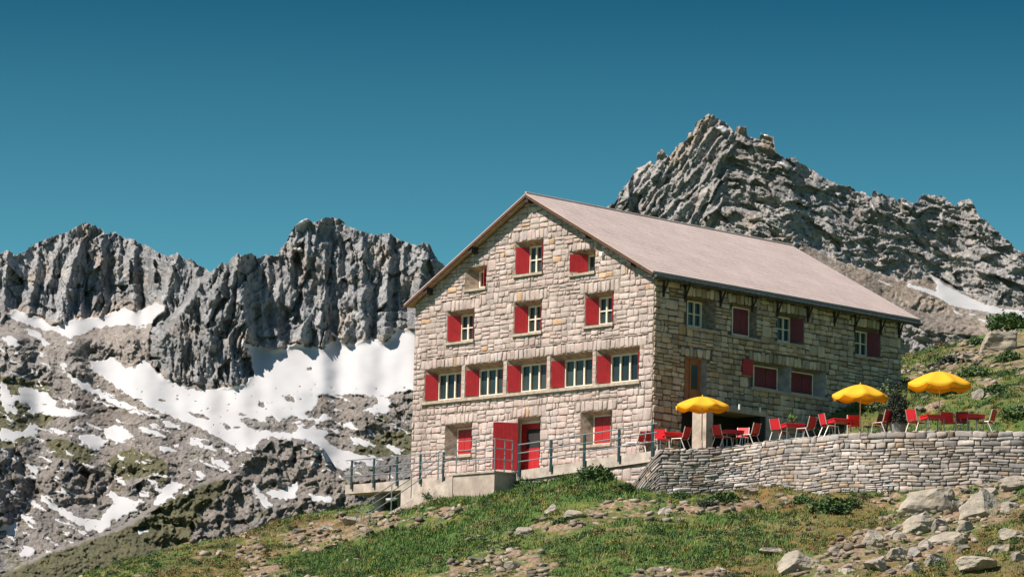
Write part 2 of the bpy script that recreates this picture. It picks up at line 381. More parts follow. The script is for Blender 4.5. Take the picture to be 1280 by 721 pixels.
    def ext(a): return np.concatenate([a, np.repeat(a[-1:], nb, 0)], 0)
    at_ = {'snow': ext(snow), 'warm': ext(warm), 'green': ext(green), 'tone': ext(tone)}
    o = obj(name, P.reshape(-1, 3), gridfaces(nr+nb, nc), mat or M_MTN, attrs={k: v.ravel() for k, v in at_.items()}, smooth=False)
    tag(o, label, kind='structure'); return o

def soft(X, Y, polys, j=3.0, seed=200, n=2):
    a = np.zeros(X.shape)
    wx = X+j*fbm(X/9, Y/7, 3, seed); wy = Y+j*.6*fbm(X/8, Y/6, 3, seed+5)
    for p in polys: a = np.maximum(a, inpoly(wx, wy, p).astype(float))
    return blur(a, n)

SKY_L = [(-300, 352), (-240, 330), (-200, 341), (-150, 318), (-110, 329), (-90, 322), (-30, 318)]+cvt([(0, 160), (35, 145), (60, 165), (80, 165), (110, 150), (130, 130), (180, 105), (240, 82), (300, 65), (330, 42), (365, 30), (410, 42), (440, 60), (455, 78), (490, 70), (520, 85), (545, 98), (570, 95), (600, 118), (640, 130), (665, 150), (700, 165), (720, 175), (760, 158), (780, 175), (800, 190), (815, 182), (850, 208), (880, 225), (905, 240), (935, 215)], 0, 270, 3.432) + \
    cvt([(60, 235), (85, 240), (105, 210), (125, 197), (150, 205), (175, 195), (200, 198), (215, 218), (250, 197), (275, 205), (300, 200), (310, 175), (335, 150), (355, 105), (375, 75), (400, 52), (430, 45), (450, 65), (465, 60), (500, 42), (540, 40), (575, 50), (590, 78), (630, 88), (655, 100), (700, 110), (725, 120), (745, 108), (780, 108), (800, 125), (830, 140), (865, 152), (895, 162), (925, 148), (950, 155), (961, 180)], 260, 260, 3.432) + [(548, 326), (560, 335), (600, 352), (720, 372), (800, 380)]
R1 = lambda P: cvt(P, 0, 270, 3.432)
R3 = lambda P: cvt(P, 0, 460, 2.762)
R4 = lambda P: cvt(P, 260, 440, 2.564)
SNOW_L = [R1([(20, 430), (70, 395), (130, 432), (165, 430), (220, 470), (340, 435), (430, 435), (490, 405), (535, 392), (590, 408), (660, 372), (720, 385), (700, 410), (660, 450), (580, 475), (540, 462), (480, 470), (400, 485), (290, 525), (240, 495), (150, 480), (90, 455)]),
    R1([(100, 485), (150, 490), (210, 540), (200, 565), (160, 530)]), R1([(0, 520), (50, 515), (95, 555), (40, 560)]), R1([(285, 530), (340, 550), (300, 548)]), R1([(580, 480), (650, 462), (600, 488)]),
    [(111, 451), (130, 450), (140, 446), (150, 452), (157, 459), (170, 459), (180, 446), (190, 457), (204, 471), (222, 479), (245, 487), (262, 487), (280, 484), (305, 480), (317, 468), (313, 445), (299, 423), (318, 431), (340, 437), (356, 435), (372, 427), (385, 433), (402, 435), (417, 426), (415, 410), (428, 427), (440, 430), (455, 425), (465, 420), (478, 428), (490, 419), (495, 409), (510, 412), (545, 412), (545, 470), (519, 486), (480, 496), (440, 492), (400, 494), (392, 520), (365, 520), (350, 528), (338, 520), (330, 528), (300, 523), (330, 545), (318, 560), (300, 560), (280, 550), (250, 535), (218, 522), (190, 510), (165, 495), (140, 480), (112, 460)],
    R4([(330, 240), (345, 225), (400, 205), (380, 240), (385, 262), (375, 270), (390, 290), (430, 312), (480, 325), (540, 335), (540, 370), (470, 345), (440, 380), (400, 360), (375, 350), (360, 310), (330, 290), (290, 275), (240, 280), (200, 270), (160, 285), (110, 320), (60, 290), (0, 250), (0, 190), (80, 230), (180, 250), (260, 258), (300, 240)]),
    R4([(455, 270), (500, 280), (550, 300), (500, 302), (465, 285)]), R4([(540, 140), (580, 150), (590, 190), (560, 200), (500, 185), (545, 165)]),
    R4([(345, 215), (375, 190), (390, 210), (350, 225)]),
    R3([(220, 10), (260, 30), (400, 110), (480, 135), (440, 145), (360, 110), (300, 80), (240, 40)]),
    R3([(60, 60), (160, 80), (200, 130), (290, 155), (330, 160), (180, 170), (120, 150), (60, 110)]),
    R3([(360, 205), (420, 195), (460, 235), (410, 250), (370, 245)]), R3([(270, 230), (330, 225), (370, 250), (340, 285), (280, 265)]),
    R3([(130, 430), (200, 475), (290, 520), (350, 520), (390, 460), (365, 405), (410, 440), (480, 460), (470, 490), (400, 520), (360, 565), (310, 560), (230, 520), (150, 460)]),
    R3([(530, 460), (575, 400), (590, 385), (640, 402), (600, 440), (550, 472), (530, 475)]), R3([(0, 540), (70, 535), (50, 580), (0, 560)]),
    R3([(60, 640), (90, 615), (130, 630), (80, 655)]), R3([(550, 262), (620, 285), (560, 292)]), R3([(465, 195), (560, 225), (580, 245), (480, 215)]),
    R3([(650, 235), (730, 272), (760, 290), (660, 262)]), R3([(0, 205), (60, 220), (120, 190), (130, 225), (40, 250), (0, 245)]),
    R3([(0, 40), (25, 60), (60, 150), (30, 160), (0, 110)]), R3([(735, 305), (780, 330), (790, 350), (740, 325)]), R3([(675, 350), (715, 370), (690, 388)]),
    R3([(90, 330), (140, 350), (120, 370)]), R3([(560, 180), (620, 200), (640, 215), (570, 200)]), R3([(460, 555), (520, 560), (490, 572)]),
    R4([(140, 410), (165, 440), (205, 490), (190, 500), (150, 455)]), R4([(180, 445), (230, 440), (280, 415), (290, 440), (270, 472), (215, 470)]), R4([(315, 445), (350, 462), (405, 465), (390, 482), (340, 475)]),
    R4([(0, 335), (40, 345), (80, 370), (40, 372)]), R4([(540, 460), (640, 460), (620, 530), (540, 535)]), [(366, 283), (372, 276), (384, 273), (384, 277), (374, 283)], [(366, 311), (374, 310), (378, 315), (370, 315)]]
ROCK_L = [R4([(190, 210), (205, 205), (228, 235), (205, 240)]), R4([(232, 220), (275, 205), (290, 240), (270, 262), (235, 240)]), R4([(290, 225), (320, 190), (370, 160), (395, 165), (345, 225), (320, 250)]),
    R4([(115, 210), (160, 215), (175, 240), (130, 230)]), R4([(245, 140), (275, 140), (277, 158), (250, 155)]), R4([(160, 160), (178, 160), (180, 178), (165, 175)]), R4([(316, 50), (334, 50), (332, 60), (318, 58)]),
    R4([(90, 190), (125, 200), (110, 205)]), R4([(40, 220), (80, 245), (60, 250)]), R4([(80, 235), (120, 240), (90, 245)]), R4([(340, 235), (380, 215), (420, 215), (445, 195), (430, 240), (390, 255), (350, 245)]),
    R3([(600, 100), (620, 108), (610, 112)]), R3([(640, 150), (700, 160), (735, 180), (680, 170)]), R3([(545, 105), (575, 112), (560, 118)])]
CLIFF_L = [[(-320, 250), (-320, 420), (-90, 420), (0, 405), (6, 395)] + R1([(20, 430), (70, 395), (130, 432), (165, 430), (220, 470), (340, 437), (430, 437), (490, 405), (535, 394), (590, 410), (660, 374), (712, 384), (660, 450), (640, 510), (640, 600), (650, 640), (700, 690), (770, 715), (900, 720)]) + [(262, 487), (280, 485), (305, 481), (317, 468), (313, 445), (299, 423), (318, 431), (340, 437), (356, 435), (372, 427), (385, 433), (402, 435), (417, 426), (415, 410), (428, 427), (440, 430), (455, 425), (465, 420), (478, 428), (490, 419), (495, 409), (510, 412), (545, 412), (640, 420), (720, 420), (720, 250), (-90, 250)]]
CRAG_L = [[(-90, 560), (0, 562), (20, 560), (42, 590), (50, 625), (30, 645), (12, 655), (-90, 650)], [(50, 610), (60, 585), (72, 575), (95, 575), (118, 583), (135, 605), (120, 625), (90, 632), (60, 628)], R3([(370, 330), (420, 310), (480, 340), (540, 340), (580, 360), (580, 420), (520, 450), (430, 440), (380, 400)]),
    R1([(360, 560), (420, 530), (490, 520), (560, 465), (600, 560), (620, 610), (560, 650), (500, 610), (460, 630), (370, 610)]), R1([(0, 570), (80, 540), (160, 590), (230, 680), (220, 721), (60, 721), (0, 700)]), R1([(230, 590), (330, 600), (395, 690), (300, 700)]),
    [(318, 560), (345, 547), (375, 549), (400, 562), (412, 580), (400, 600), (370, 612), (330, 612), (305, 600), (300, 575)], R4([(440, 210), (500, 195), (610, 225), (605, 280), (560, 290), (500, 270), (450, 260)]),
    R4([(560, 165), (660, 110), (720, 120), (720, 280), (640, 250), (610, 210)]), [(140, 640), (200, 620), (300, 590), (330, 640), (430, 600), (520, 590), (560, 640), (440, 660), (300, 690), (200, 690)]]
SPUR = [(-90, 735), (10, 716), (60, 690), (120, 672), (160, 655), (200, 628), (250, 605), (290, 588), (310, 560), (345, 547), (378, 549), (402, 562), (415, 585), (440, 600), (520, 590), (640, 590), (640, 745), (-90, 745)]
GREEN_L = [[(-90, 745), (-90, 735), (10, 716), (100, 680), (160, 660), (215, 625), (262, 603), (290, 600), (250, 640), (235, 680), (300, 700), (330, 745)], R3([(370, 320), (440, 280), (560, 310), (590, 340), (560, 400), (520, 370), (440, 380), (380, 360)]), R3([(150, 240), (220, 250), (330, 290), (310, 330), (250, 320), (180, 300)]),
    R4([(540, 270), (660, 240), (660, 330), (460, 340), (480, 300)]), R4([(560, 200), (600, 215), (560, 225), (500, 205)]), [(-90, 470), (20, 470), (60, 480), (70, 520), (20, 560), (-90, 560)]]
def masks_left(X, Y, yt):
    cliff = soft(X, Y, CLIFF_L, 1.5, 220, 1)
    snow = soft(X, Y, SNOW_L, 7, 230, 1); snow = np.maximum(0, snow-soft(X, Y, ROCK_L, 3, 240, 1))
    zone = (1-cliff)*(Y > 420)*(Y < 690)*soft(X, Y, [[(-90, 420), (60, 440), (140, 480), (250, 540), (330, 560), (300, 590), (160, 650), (0, 716), (-90, 720)], [(340, 500), (520, 480), (540, 600), (400, 600)]], 3, 244, 6)
    pat = fbm((X+8*fbm(X/12, Y/8, 3, 251)-Y*.5)/20, (Y+4*fbm(X/12, Y/8, 3, 252)-X*.22)/8, 5, 250, .6)
    snow = np.maximum(snow, np.clip((pat-.17)*9, 0, 1)*zone)
    pat2 = fbm(X/10, Y/4, 3, 255, .6); snow = snow*(1-np.clip((pat2-.40)*9, 0, 1)*(Y > 480))
    led = fbm(X/6, Y/2.2, 3, 260); snow = np.maximum(snow, np.clip((led-.62)*7, 0, 1)*cliff*(Y > 330)*.0)
    crag = soft(X, Y, CRAG_L, 4, 270, 3); crag = np.maximum(crag, np.clip((fbm(X/35, Y/25, 3, 280)-.1)*3, 0, .5))
    green = soft(X, Y, GREEN_L, 8, 290, 6)*.62+(.26+.12*np.clip((Y-520)/80, 0, 1))*(Y > 470)*(1-cliff)+.10*fbm(X/30, Y/20, 3, 292)
    base_d = blur(snow, 14)
    warm = np.clip(cliff*np.clip(base_d*3.2, 0, .9)+(1-cliff)*.6+np.clip(fbm(X/50, Y/40, 3, 300)*1.2, 0, .5)*cliff, 0, 1)
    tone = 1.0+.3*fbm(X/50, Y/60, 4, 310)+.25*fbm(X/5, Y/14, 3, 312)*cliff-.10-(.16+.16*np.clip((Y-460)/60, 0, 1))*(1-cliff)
    jump = soft(X, Y, [SPUR], 4, 320, 3)
    lD = -.10*soft(X, Y, [SPUR], 3, 320, 1)
    far_ = blur(((X+9*fbm(X/14, Y/14, 3, 329) < 262-(Y-336)*.75) & (Y < 420)).astype(float), 8); lD = lD+.014*far_*np.clip((430-Y)/50, 0, 1)
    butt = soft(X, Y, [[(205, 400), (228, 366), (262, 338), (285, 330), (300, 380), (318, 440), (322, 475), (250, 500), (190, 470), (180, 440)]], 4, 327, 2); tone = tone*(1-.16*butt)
    lD = lD+.0*blur(soft(X, Y, [R1([(660, 450), (720, 400), (770, 340), (820, 330), (900, 420), (960, 600), (1000, 680), (960, 735), (900, 720), (770, 715), (700, 690), (650, 640), (640, 510)])], 3, 325, 3), 6)
    return snow, cliff, np.zeros(X.shape), warm, green, tone, lD, crag
RIBS_L = [(225, 369, 220, 478, 20), (245, 383, 249, 486, 20), (274, 380, 293, 480, 22), (249, 352, 262, 430, 16), (297, 350, 315, 430, 22), (301, 318, 281, 395, 14), (319, 322, 333, 434, 18), (161, 408, 165, 460, 14), (146, 412, 143, 448, 12), (118, 425, 120, 452, 12),
    (385, 275, 376, 425, 22), (405, 330, 401, 435, 18), (420, 270, 428, 428, 24), (452, 288, 456, 426, 20), (487, 290, 481, 428, 22), (530, 302, 521, 415, 22), (350, 310, 346, 435, 16), (336, 316, 330, 400, 10), (366, 285, 361, 380, 12), (438, 284, 441, 380, 12), (505, 300, 500, 412, 14),
    (12, 310, 4, 405, 16), (50, 298, 36, 398, 18), (106, 278, 70, 405, 28), (100, 330, 100, 398, 14), (130, 290, 122, 400, 18), (148, 291, 148, 395, 16), (168, 298, 166, 390, 14), (195, 314, 186, 386, 14), (222, 315, 205, 382, 14), (250, 330, 236, 378, 12), (78, 290, 50, 396, 14), (285, 328, 270, 372, 12), (-30, 312, -35, 410, 24), (560, 320, 560, 420, 24), (610, 350, 620, 420, 30)]
TURN_L = [([(-90, 555), (0, 558), (20, 558), (42, 590), (50, 625), (30, 645), (12, 655), (-90, 655)], 0, 48, 46), ([(72, 590), (85, 575), (100, 578), (112, 590), (108, 618), (90, 622), (78, 612)], 74, 108, 34), ([(112, 580), (130, 590), (137, 612), (120, 622), (114, 600)], 112, 138, 26),
    ([(155, 575), (175, 580), (178, 615), (160, 612)], 154, 180, 20), ([(345, 552), (372, 560), (368, 585), (350, 580)], 345, 372, 20), ([(440, 520), (475, 525), (500, 530), (495, 550), (455, 548)], 440, 500, 30), ([(0, 480), (40, 485), (70, 500), (60, 530), (20, 525)], 0, 70, 30), ([(208, 575), (228, 580), (222, 605), (206, 600)], 206, 230, 18)]
mountain_sheet('mountain_range', -280, 700, 1.08, 745, SKY_L, 2100, masks_left, 'jagged grey mountain range with snowfields on the left', ribs=RIBS_L, turn=TURN_L)

SKY_R = [(500, 600), (560, 440), (620, 350), (680, 292), (720, 268), (740, 262), (760, 258), (768.7, 253.7), (774.6, 240.6), (779, 235.4), (784.7, 229), (792, 217), (796.4, 209), (803.7, 208), (812.4, 201.3), (820, 206), (821.7, 189.7), (827, 186), (831, 190), (836.3, 197), (847.3, 181), (857.5, 176.6), (861.3, 166.4), (867, 165.5), (870, 154.7), (876.5, 149), (885.2, 143), (892.5, 144.6), (899.7, 149.8), (907, 153.3), (914.3, 160.6), (919.5, 166.4), (920.7, 157.7), (933.2, 159), (934, 170.2), (949.2, 175), (950.7, 166.4), (967.3, 171.3), (968.6, 189.7), (981.3, 198.4), (992.9, 196.4), (1000, 204)] + \
    cvt([(60, 45), (90, 70), (130, 90), (190, 110), (205, 105), (230, 130), (260, 130), (290, 155), (300, 125), (335, 140), (370, 150), (395, 165), (415, 155), (470, 180), (500, 142), (590, 148), (605, 170), (640, 190), (655, 165), (700, 160), (715, 190), (735, 235), (760, 245), (800, 285), (870, 345), (885, 370), (918, 372)], 1000, 200, 3.279) + [(1340, 330), (1420, 345)]
R6 = lambda P: cvt(P, 1000, 200, 3.279)
R7 = lambda P: cvt(P, 1100, 360, 6.556)
SNOW_R = [R6([(530, 465), (560, 485), (600, 515), (680, 555), (760, 590), (820, 605), (880, 612), (940, 620), (1100, 660), (1100, 700), (918, 650), (830, 640), (760, 620), (680, 610), (620, 595), (570, 565), (520, 545), (440, 520), (440, 505), (500, 520), (560, 540), (560, 510)]),
    R6([(625, 610), (670, 635), (640, 630)]), R6([(690, 625), (725, 635), (700, 638)]), R6([(715, 645), (805, 668), (790, 675), (730, 655)]), R6([(290, 480), (350, 500), (390, 520), (340, 505)]),
    R6([(410, 155), (425, 175), (465, 190), (460, 200), (425, 185)]), R6([(288, 178), (300, 185), (318, 210), (305, 215)]), R6([(435, 290), (470, 310), (440, 300)]), R6([(100, 108), (125, 108), (120, 120)]), R6([(145, 135), (170, 140), (160, 152)]),
    [(895, 160), (902, 157), (912, 163), (905, 168)], [(972, 203), (980, 203), (990, 210), (984, 212)], R6([(840, 650), (918, 655), (880, 648)])]
def masks_right(X, Y, yt):
    snow = soft(X, Y, SNOW_R, 2.0, 430, 0)
    bl = [R6([(-300, -100), (-300, 250), (0, 330), (120, 400), (260, 450), (440, 505), (530, 475), (600, 515), (760, 590), (880, 610), (1300, 640), (1300, -100)])]
    cliff = soft(X, Y, bl, 5, 420, 2); cliff = np.maximum(cliff, blur(((X < 1000) | (Y > np.minimum(313+(X-993)*.604, 412+.1*(X-1127)))).astype(float), 2))
    slab = blur(((X+(Y-200)*.25) < 915).astype(float), 12)*.95+.0
    slab = np.clip(slab+.35*np.clip(fbm(X/60, Y/40, 3, 425)*2, 0, 1), 0, 1)
    crag = soft(X, Y, [R7([(190, 100), (300, 90), (420, 80), (440, 160), (380, 200), (250, 170)]), R7([(400, 60), (560, 150), (560, 210), (470, 200)])], 3, 470, 3)
    crag = np.maximum(crag, np.clip((fbm(X/30, Y/20, 3, 480)-.1)*3, 0, .6))
    green = .36*(1-cliff)+cliff*(.16+.12*(Y > 250))
    warm = np.clip((1-cliff)*.9+cliff*(.28+.9*np.clip(fbm(X/22, Y/26, 4, 500), 0, .5))+.6*soft(X, Y, [[(866, 140), (892, 140), (888, 165), (872, 180), (850, 200), (838, 215), (834, 200), (850, 178)], [(946, 160), (970, 165), (968, 192), (950, 185)], [(918, 155), (935, 155), (935, 172), (920, 168)]], 2, 510, 3)+.5*blur(snow, 10), 0, 1)
    tone = .96-.28*(1-cliff)+.3*fbm(X/60, Y/50, 3, 520)+.3*fbm(X/9, Y/5, 3, 522)-.18*soft(X, Y, [[(893, 170), (950, 180), (1010, 215), (1005, 250), (960, 240), (925, 230), (905, 235)]], 5, 525, 8)  # last patch darkens the flank right of the crest: shade painted into tone
    lD = 0*X
    # the peak's crest bends: right of it the face turns away
    lD = lD+.007*np.clip((X-895-(Y-143)*.45)/110, 0, 1)
    return snow, cliff, slab, warm, green, tone, lD, crag
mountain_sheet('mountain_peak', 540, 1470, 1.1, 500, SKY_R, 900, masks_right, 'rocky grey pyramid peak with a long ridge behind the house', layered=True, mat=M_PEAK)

# ------------------------------------------------------------------ near ground
FH = np.array([FV[0], FV[1]]); FH /= np.linalg.norm(FH); RH = np.array([FH[1], -FH[0]])
def W(x, y, z): return (x, y, z)
def PX(px, py, d): return tuple(at(px, py, d))
front_c = [PX(*p) for p in [(500, 637, 132.1), (540, 624, 130.8), (566, 619, 128.6), (600, 617, 127.9), (645, 609, 127.2), (700, 600, 125.5), (735, 594, 124.6), (765, 596, 123.6), (790, 605, 122.6), (812, 618, 123.2), (880, 618, 122), (960, 613, 120.6), (1040, 614, 118.2), (1150, 614, 116.5), (1280, 607, 115.0), (1380, 602, 113),
    (470, 642, 134), (430, 642, 136), (380, 645, 138), (340, 656, 137), (300, 669, 135), (268, 675, 132), (215, 700, 126), (175, 722, 121), (100, 752, 117), (0, 790, 112),
    (350, 700, 124), (420, 672, 131), (500, 680, 122), (620, 660, 120), (620, 690, 114.5), (620, 721, 108), (400, 721, 114), (500, 721, 110), (800, 660, 114.5), (800, 690, 109.5), (800, 721, 105), (950, 660, 113), (950, 721, 103), (1100, 660, 110.5), (1100, 721, 102), (1200, 650, 110.5), (1280, 640, 109), (1280, 721, 99), (1380, 700, 98),
    (430, 690, 152), (340, 720, 152), (268, 745, 150), (500, 665, 150), (100, 830, 145), (560, 660, 150), (640, 640, 150)]]
for s in (-35, 0, 35):
    for d, z in ((70, -12.2), (40, -14.0), (0, -14.6), (-30, -15)):
        q = CAM[:2]+RH*s+FH*d; front_c.append((q[0], q[1], z+(0 if s < 20 else 1.0)))
upper_c = [(-1, -1, -.32), (-.6, -2.2, -.30), (0.6, -2.9, -.2), (0, 1, -.3), (2, -2, -.1), (4, -1, -.08), (2, -5, 0), (2.2, -7.5, 0), (2.5, -9, 0), (3, -12, 0), (1.5, -10.5, 0), (1.3, -8.5, 0), (2.6, -13.2, 0), (4.2, -15.2, 0.02), (5, -15, .05), (8, -19, .1),
    (4.6, -6, .05), (4.8, -9, .12), (6.2, -13, .15), (7.5, -.3, .5), (10, -.3, 2.0), (15, -.3, 4.0), (7.5, -3, .35), (11, -4, 2.1), (7, -8, .9), (5.0, -3, 0), (20, 5, 5), (20, 14, 5), (5, 5, 1), (5, 14, 1), (1, 12, -1)] + \
    [PX(*p) for p in [(1150, 500, 129), (1220, 490, 129), (1280, 470, 133), (1200, 522, 121.5), (1280, 520, 119.5), (1130, 480, 138), (1170, 466, 143), (1200, 452, 147), (1240, 423, 153), (1280, 405, 157), (1350, 394, 162), (1130, 500, 175), (1280, 450, 190), (1200, 470, 185)]]
def tps(C):
    C = np.array(C, float); n = len(C); XY = C[:, :2]/20; z = C[:, 2]
    def U(r2): return r2*np.log(r2+1e-12)*.5
    d2 = ((XY[:, None]-XY[None])**2).sum(-1)
    A = np.zeros((n+3, n+3)); A[:n, :n] = U(d2)+np.eye(n)*.004; A[:n, n] = 1; A[:n, n+1:] = XY; A[n, :n] = 1; A[n+1:, :n] = XY.T
    w = np.linalg.solve(A, np.concatenate([z, [0, 0, 0]]))
    def f(x, y):
        q = np.stack([np.ravel(x), np.ravel(y)], 1)/20; r = np.zeros(len(q))
        for k in range(n): r += w[k]*U(((q-XY[k])**2).sum(1))
        r += w[n]+q@w[n+1:]; return r.reshape(np.shape(x))
    return f
f_front, f_upper = tps(front_c), tps(upper_c)
WALL = [(-2.05, -.9, -1.75), (-1.75, -1.4, -.95), (-1.45, -1.85, -.33), (-.5, -2.5, -.26), (.45, -3.15, -.16), (1.0, -3.95, -.04), (1.2, -4.96, .03), (1.05, -6.8, .03), (.92, -8.46, .03), (1.15, -10.2, .03), (1.8, -11.9, .03), (2.8, -13.5, .03), (3.9, -15, .04), (6.2, -18.2, .06), (9, -22, .1)]
UPPER = [(x, y) for x, y, z in WALL[2:]]+[(30, -50), (90, -60), (90, 60), (25, 40), (.4, 13.6), (.4, .4), (-1.25, .4)]
def in_upper(x, y): return inpoly(np.asarray(x, float), np.asarray(y, float), [(a+.22, b+.12) for a, b in UPPER])
def masks_ground(X, Y, Z):
    P = np.stack([X, Y, Z], -1); px, py, _ = project(P)
    jx = px+34*fbm(X/2.2, Y/2.2, 4, 600); jy = py+13*fbm(X/1.6, Y/1.6, 4, 610)
    D_ = [[(650, 668), (690, 650), (720, 636), (800, 626), (850, 634), (930, 622), (985, 628), (930, 640), (840, 652), (760, 650), (700, 668)], [(525, 730), (560, 705), (620, 688), (680, 690), (700, 730)], [(285, 668), (320, 672), (335, 700), (360, 730), (315, 730), (300, 690)],
          [(345, 670), (400, 655), (470, 640), (520, 650), (470, 665), (420, 685), (380, 690)], [(510, 640), (580, 632), (600, 640), (560, 652)], [(1090, 625), (1180, 612), (1280, 600), (1290, 640), (1240, 660), (1180, 690), (1100, 735), (980, 735), (1010, 700), (1060, 670), (1120, 655)], [(780, 730), (830, 705), (900, 712), (910, 735)],
          [(1130, 470), (1180, 450), (1215, 425), (1300, 410), (1300, 470), (1240, 460), (1190, 470), (1150, 478)], [(1210, 480), (1235, 470), (1245, 495), (1225, 500)], [(1150, 510), (1190, 500), (1180, 515)]]
    d = np.zeros(X.shape)
    for p in D_: d = np.maximum(d, inpoly(jx, jy, p).astype(float))
    d = np.maximum(d*(.52+.5*fbm(X/1.1, Y/1.1, 3, 615)), np.clip(fbm(X/2.2, Y/2.2, 4, 620)*1.5-.2, 0, .5))
    L_ = [[(500, 640), (560, 610), (700, 592), (770, 590), (810, 612), (790, 625), (700, 630), (640, 665), (560, 690), (460, 735), (400, 735), (380, 700), (480, 665), (600, 650)], [(690, 690), (760, 650), (1000, 640), (980, 700), (760, 735), (700, 735)]]
    l = np.zeros(X.shape)
    for p, q_ in zip(L_, (1, .55)): l = np.maximum(l, inpoly(jx, jy, p).astype(float)*q_)
    l = np.clip(l*.8+fbm(X/3, Y/3, 3, 630)*.8, 0, 1)*(d < .45)
    return d, l
def heath_mask(X, Y, Z):
    px, py, _ = project(np.stack([X, Y, Z], -1)); jx = px+14*fbm(X/1.7, Y/1.7, 3, 660); jy = py+8*fbm(X/1.3, Y/1.3, 3, 670); h = np.zeros(X.shape)
    for p in [[(1040, 740), (1090, 690), (1190, 680), (1240, 650), (1300, 600), (1340, 740)], [(930, 600), (1110, 620), (1120, 660), (1070, 690), (960, 690), (900, 650)], [(170, 730), (280, 665), (430, 640), (480, 650), (330, 700), (300, 740)], [(830, 740), (860, 700), (1000, 690), (1000, 740)]]:
        h = np.maximum(h, inpoly(jx, jy, p).astype(float))
    return np.clip(h*.7+fbm(X/4, Y/4, 3, 680)*.9-.05, 0, 1)
def rough_ground(x, y, up): 
    r = fbm(x/3.2, y/3.2, 4, 640)*.30+fbm(x/.7, y/.7, 3, 650)*.07
    c1, c2, ic = cells(x/.55, y/.55, 655)
    return r, np.clip(c2-c1, 0, .3)*.22+ic*.10
def ground_z(x, y, detail=True):
    x = np.asarray(x, float); y = np.asarray(y, float)
    up = in_upper(x, y)
    zu = f_upper(x, y); zf = f_front(x, y); r, rk = rough_ground(x, y, up)
    flat = np.clip((x-3.4)/3, 0, 1)*np.clip((-y-.5)/1.5, 0, 1)   # the terrace stays level
    z = np.where(up, zu+r*(.06+.94*flat), zf+r)
    return z
nd, ns = 620, 560
dd = np.concatenate([np.linspace(-40, 88, 40)[:-1], np.linspace(88, 142, 440), np.linspace(142, 200, 142)[1:]])
ss = np.concatenate([np.linspace(-60, -24, 24)[:-1], np.linspace(-24, 26, 430), np.linspace(26, 70, 30)[1:]])
SS, DD = np.meshgrid(ss, dd); GX = CAM[0]+RH[0]*SS+FH[0]*DD; GY = CAM[1]+RH[1]*SS+FH[1]*DD
GZ = ground_z(GX, GY); gd, gl = masks_ground(GX, GY, GZ)
_, rk = rough_ground(GX, GY, None)
flatm = np.where(in_upper(GX, GY), np.clip((GX-3.4)/3, 0, 1), 1)
GZ = GZ+rk*np.clip(gd-.2, 0, .6)*1.6*flatm
hill = obj('hillside', np.stack([GX, GY, GZ], -1).reshape(-1, 3), gridfaces(len(dd), len(ss)), M_GROUND, attrs={'dirt': gd.ravel(), 'lush': gl.ravel(), 'heath': heath_mask(GX, GY, GZ).ravel()}, smooth=True)
tag(hill, 'grassy rocky hillside sloping up to the stone house', kind='structure')
# far valley floor under everything, out to the horizon
vg = MB(); vg.add([(-9000, -9000, -60), (14000, -9000, -60), (14000, 14000, -60), (-9000, 14000, -60)], [(0, 1, 2, 3)])
o = vg.build('valley_ground', M_GROUND); tag(o, 'valley ground far below the mountains', kind='structure')

def gz(x, y): return float(ground_z(np.array([x]), np.array([y]))[0])
def hit(px, py, d0=95, d1=170, off=0):
    """where the line of sight through a photo point meets the ground"""
    ds = np.arange(d0, d1, .15); P = CAM+ray(px, py)[None]*ds[:, None]; z = ground_z(P[:, 0], P[:, 1])+off
    k = np.argmax(z > P[:, 2]); return P[k]*1.0

# ------------------------------------------------------------------ the house
WROOT = {}
def wthing(name, loc, label, cat, group=None):
    t = thing(name, loc, label, cat, group); WROOT[t.name] = Vector(loc); return t
def rel(o, root):
    o.location = -WROOT[root.name]; return o
random.seed(7)
def split_rubble(s0, s1, z0, z1, rnd, band=.47, cell=(.28, .68), thin=1.0):
    out = []; z = z0
    while z < z1-.05:
        h = band*rnd.uniform(.85, 1.15); zt = min(z1, z+h)
        if z1-zt < .2: zt = z1
        s = s0-rnd.uniform(0, .4)
        while s < s1:
            w = rnd.uniform(*cell); se = s+w
            rows = rnd.choices([1, 2, 3], [.06, .72*thin, .22])[0]
            cuts = [0]+sorted(k/rows+rnd.uniform(-.07, .07) for k in range(1, rows))+[1]
            for r in range(rows):
                a = z+(zt-z)*cuts[r]; b = z+(zt-z)*cuts[r+1]
                if w > .60 and rows > 1 or rnd.random() < .2:
                    c = s+w*rnd.uniform(.35, .65); out += [[s, c, a, b], [c, se, a, b]]
                else: out.append([s, se, a, b])
            s = se
        z = zt
    res = []
    for q in out:
        q[0] = max(q[0], s0); q[1] = min(q[1], s1)
        if q[1]-q[0] > .07: res.append(q)
    return res
def cut_holes(rects, holes):
    out = []
    for s0, s1, z0, z1 in rects:
        ok = True
        for h0, h1, g0, g1 in holes:
            if s1 <= h0 or s0 >= h1 or z1 <= g0 or z0 >= g1: continue
            if s0 >= h0-.01 and s1 <= h1+.01 and z0 >= g0-.01 and z1 <= g1+.01: ok = False; break
            opts = [(s1-h0, 'r'), (h1-s0, 'l'), (z1-g0, 't'), (g1-z0, 'b')]
            k = min(opts)[1]
            if k == 'r': s1 = h0
            elif k == 'l': s0 = h1
            elif k == 't': z1 = g0
            else: z0 = g1
            if s1-s0 < .06 or z1-z0 < .05: ok = False; break
        if ok: out.append([s0, s1, z0, z1])
    return out
TA = np.array([0, .025, .09, .35, .65, .91, .975, 1.]); TB = np.array([0, .04, .14, .5, .86, .96, 1.])
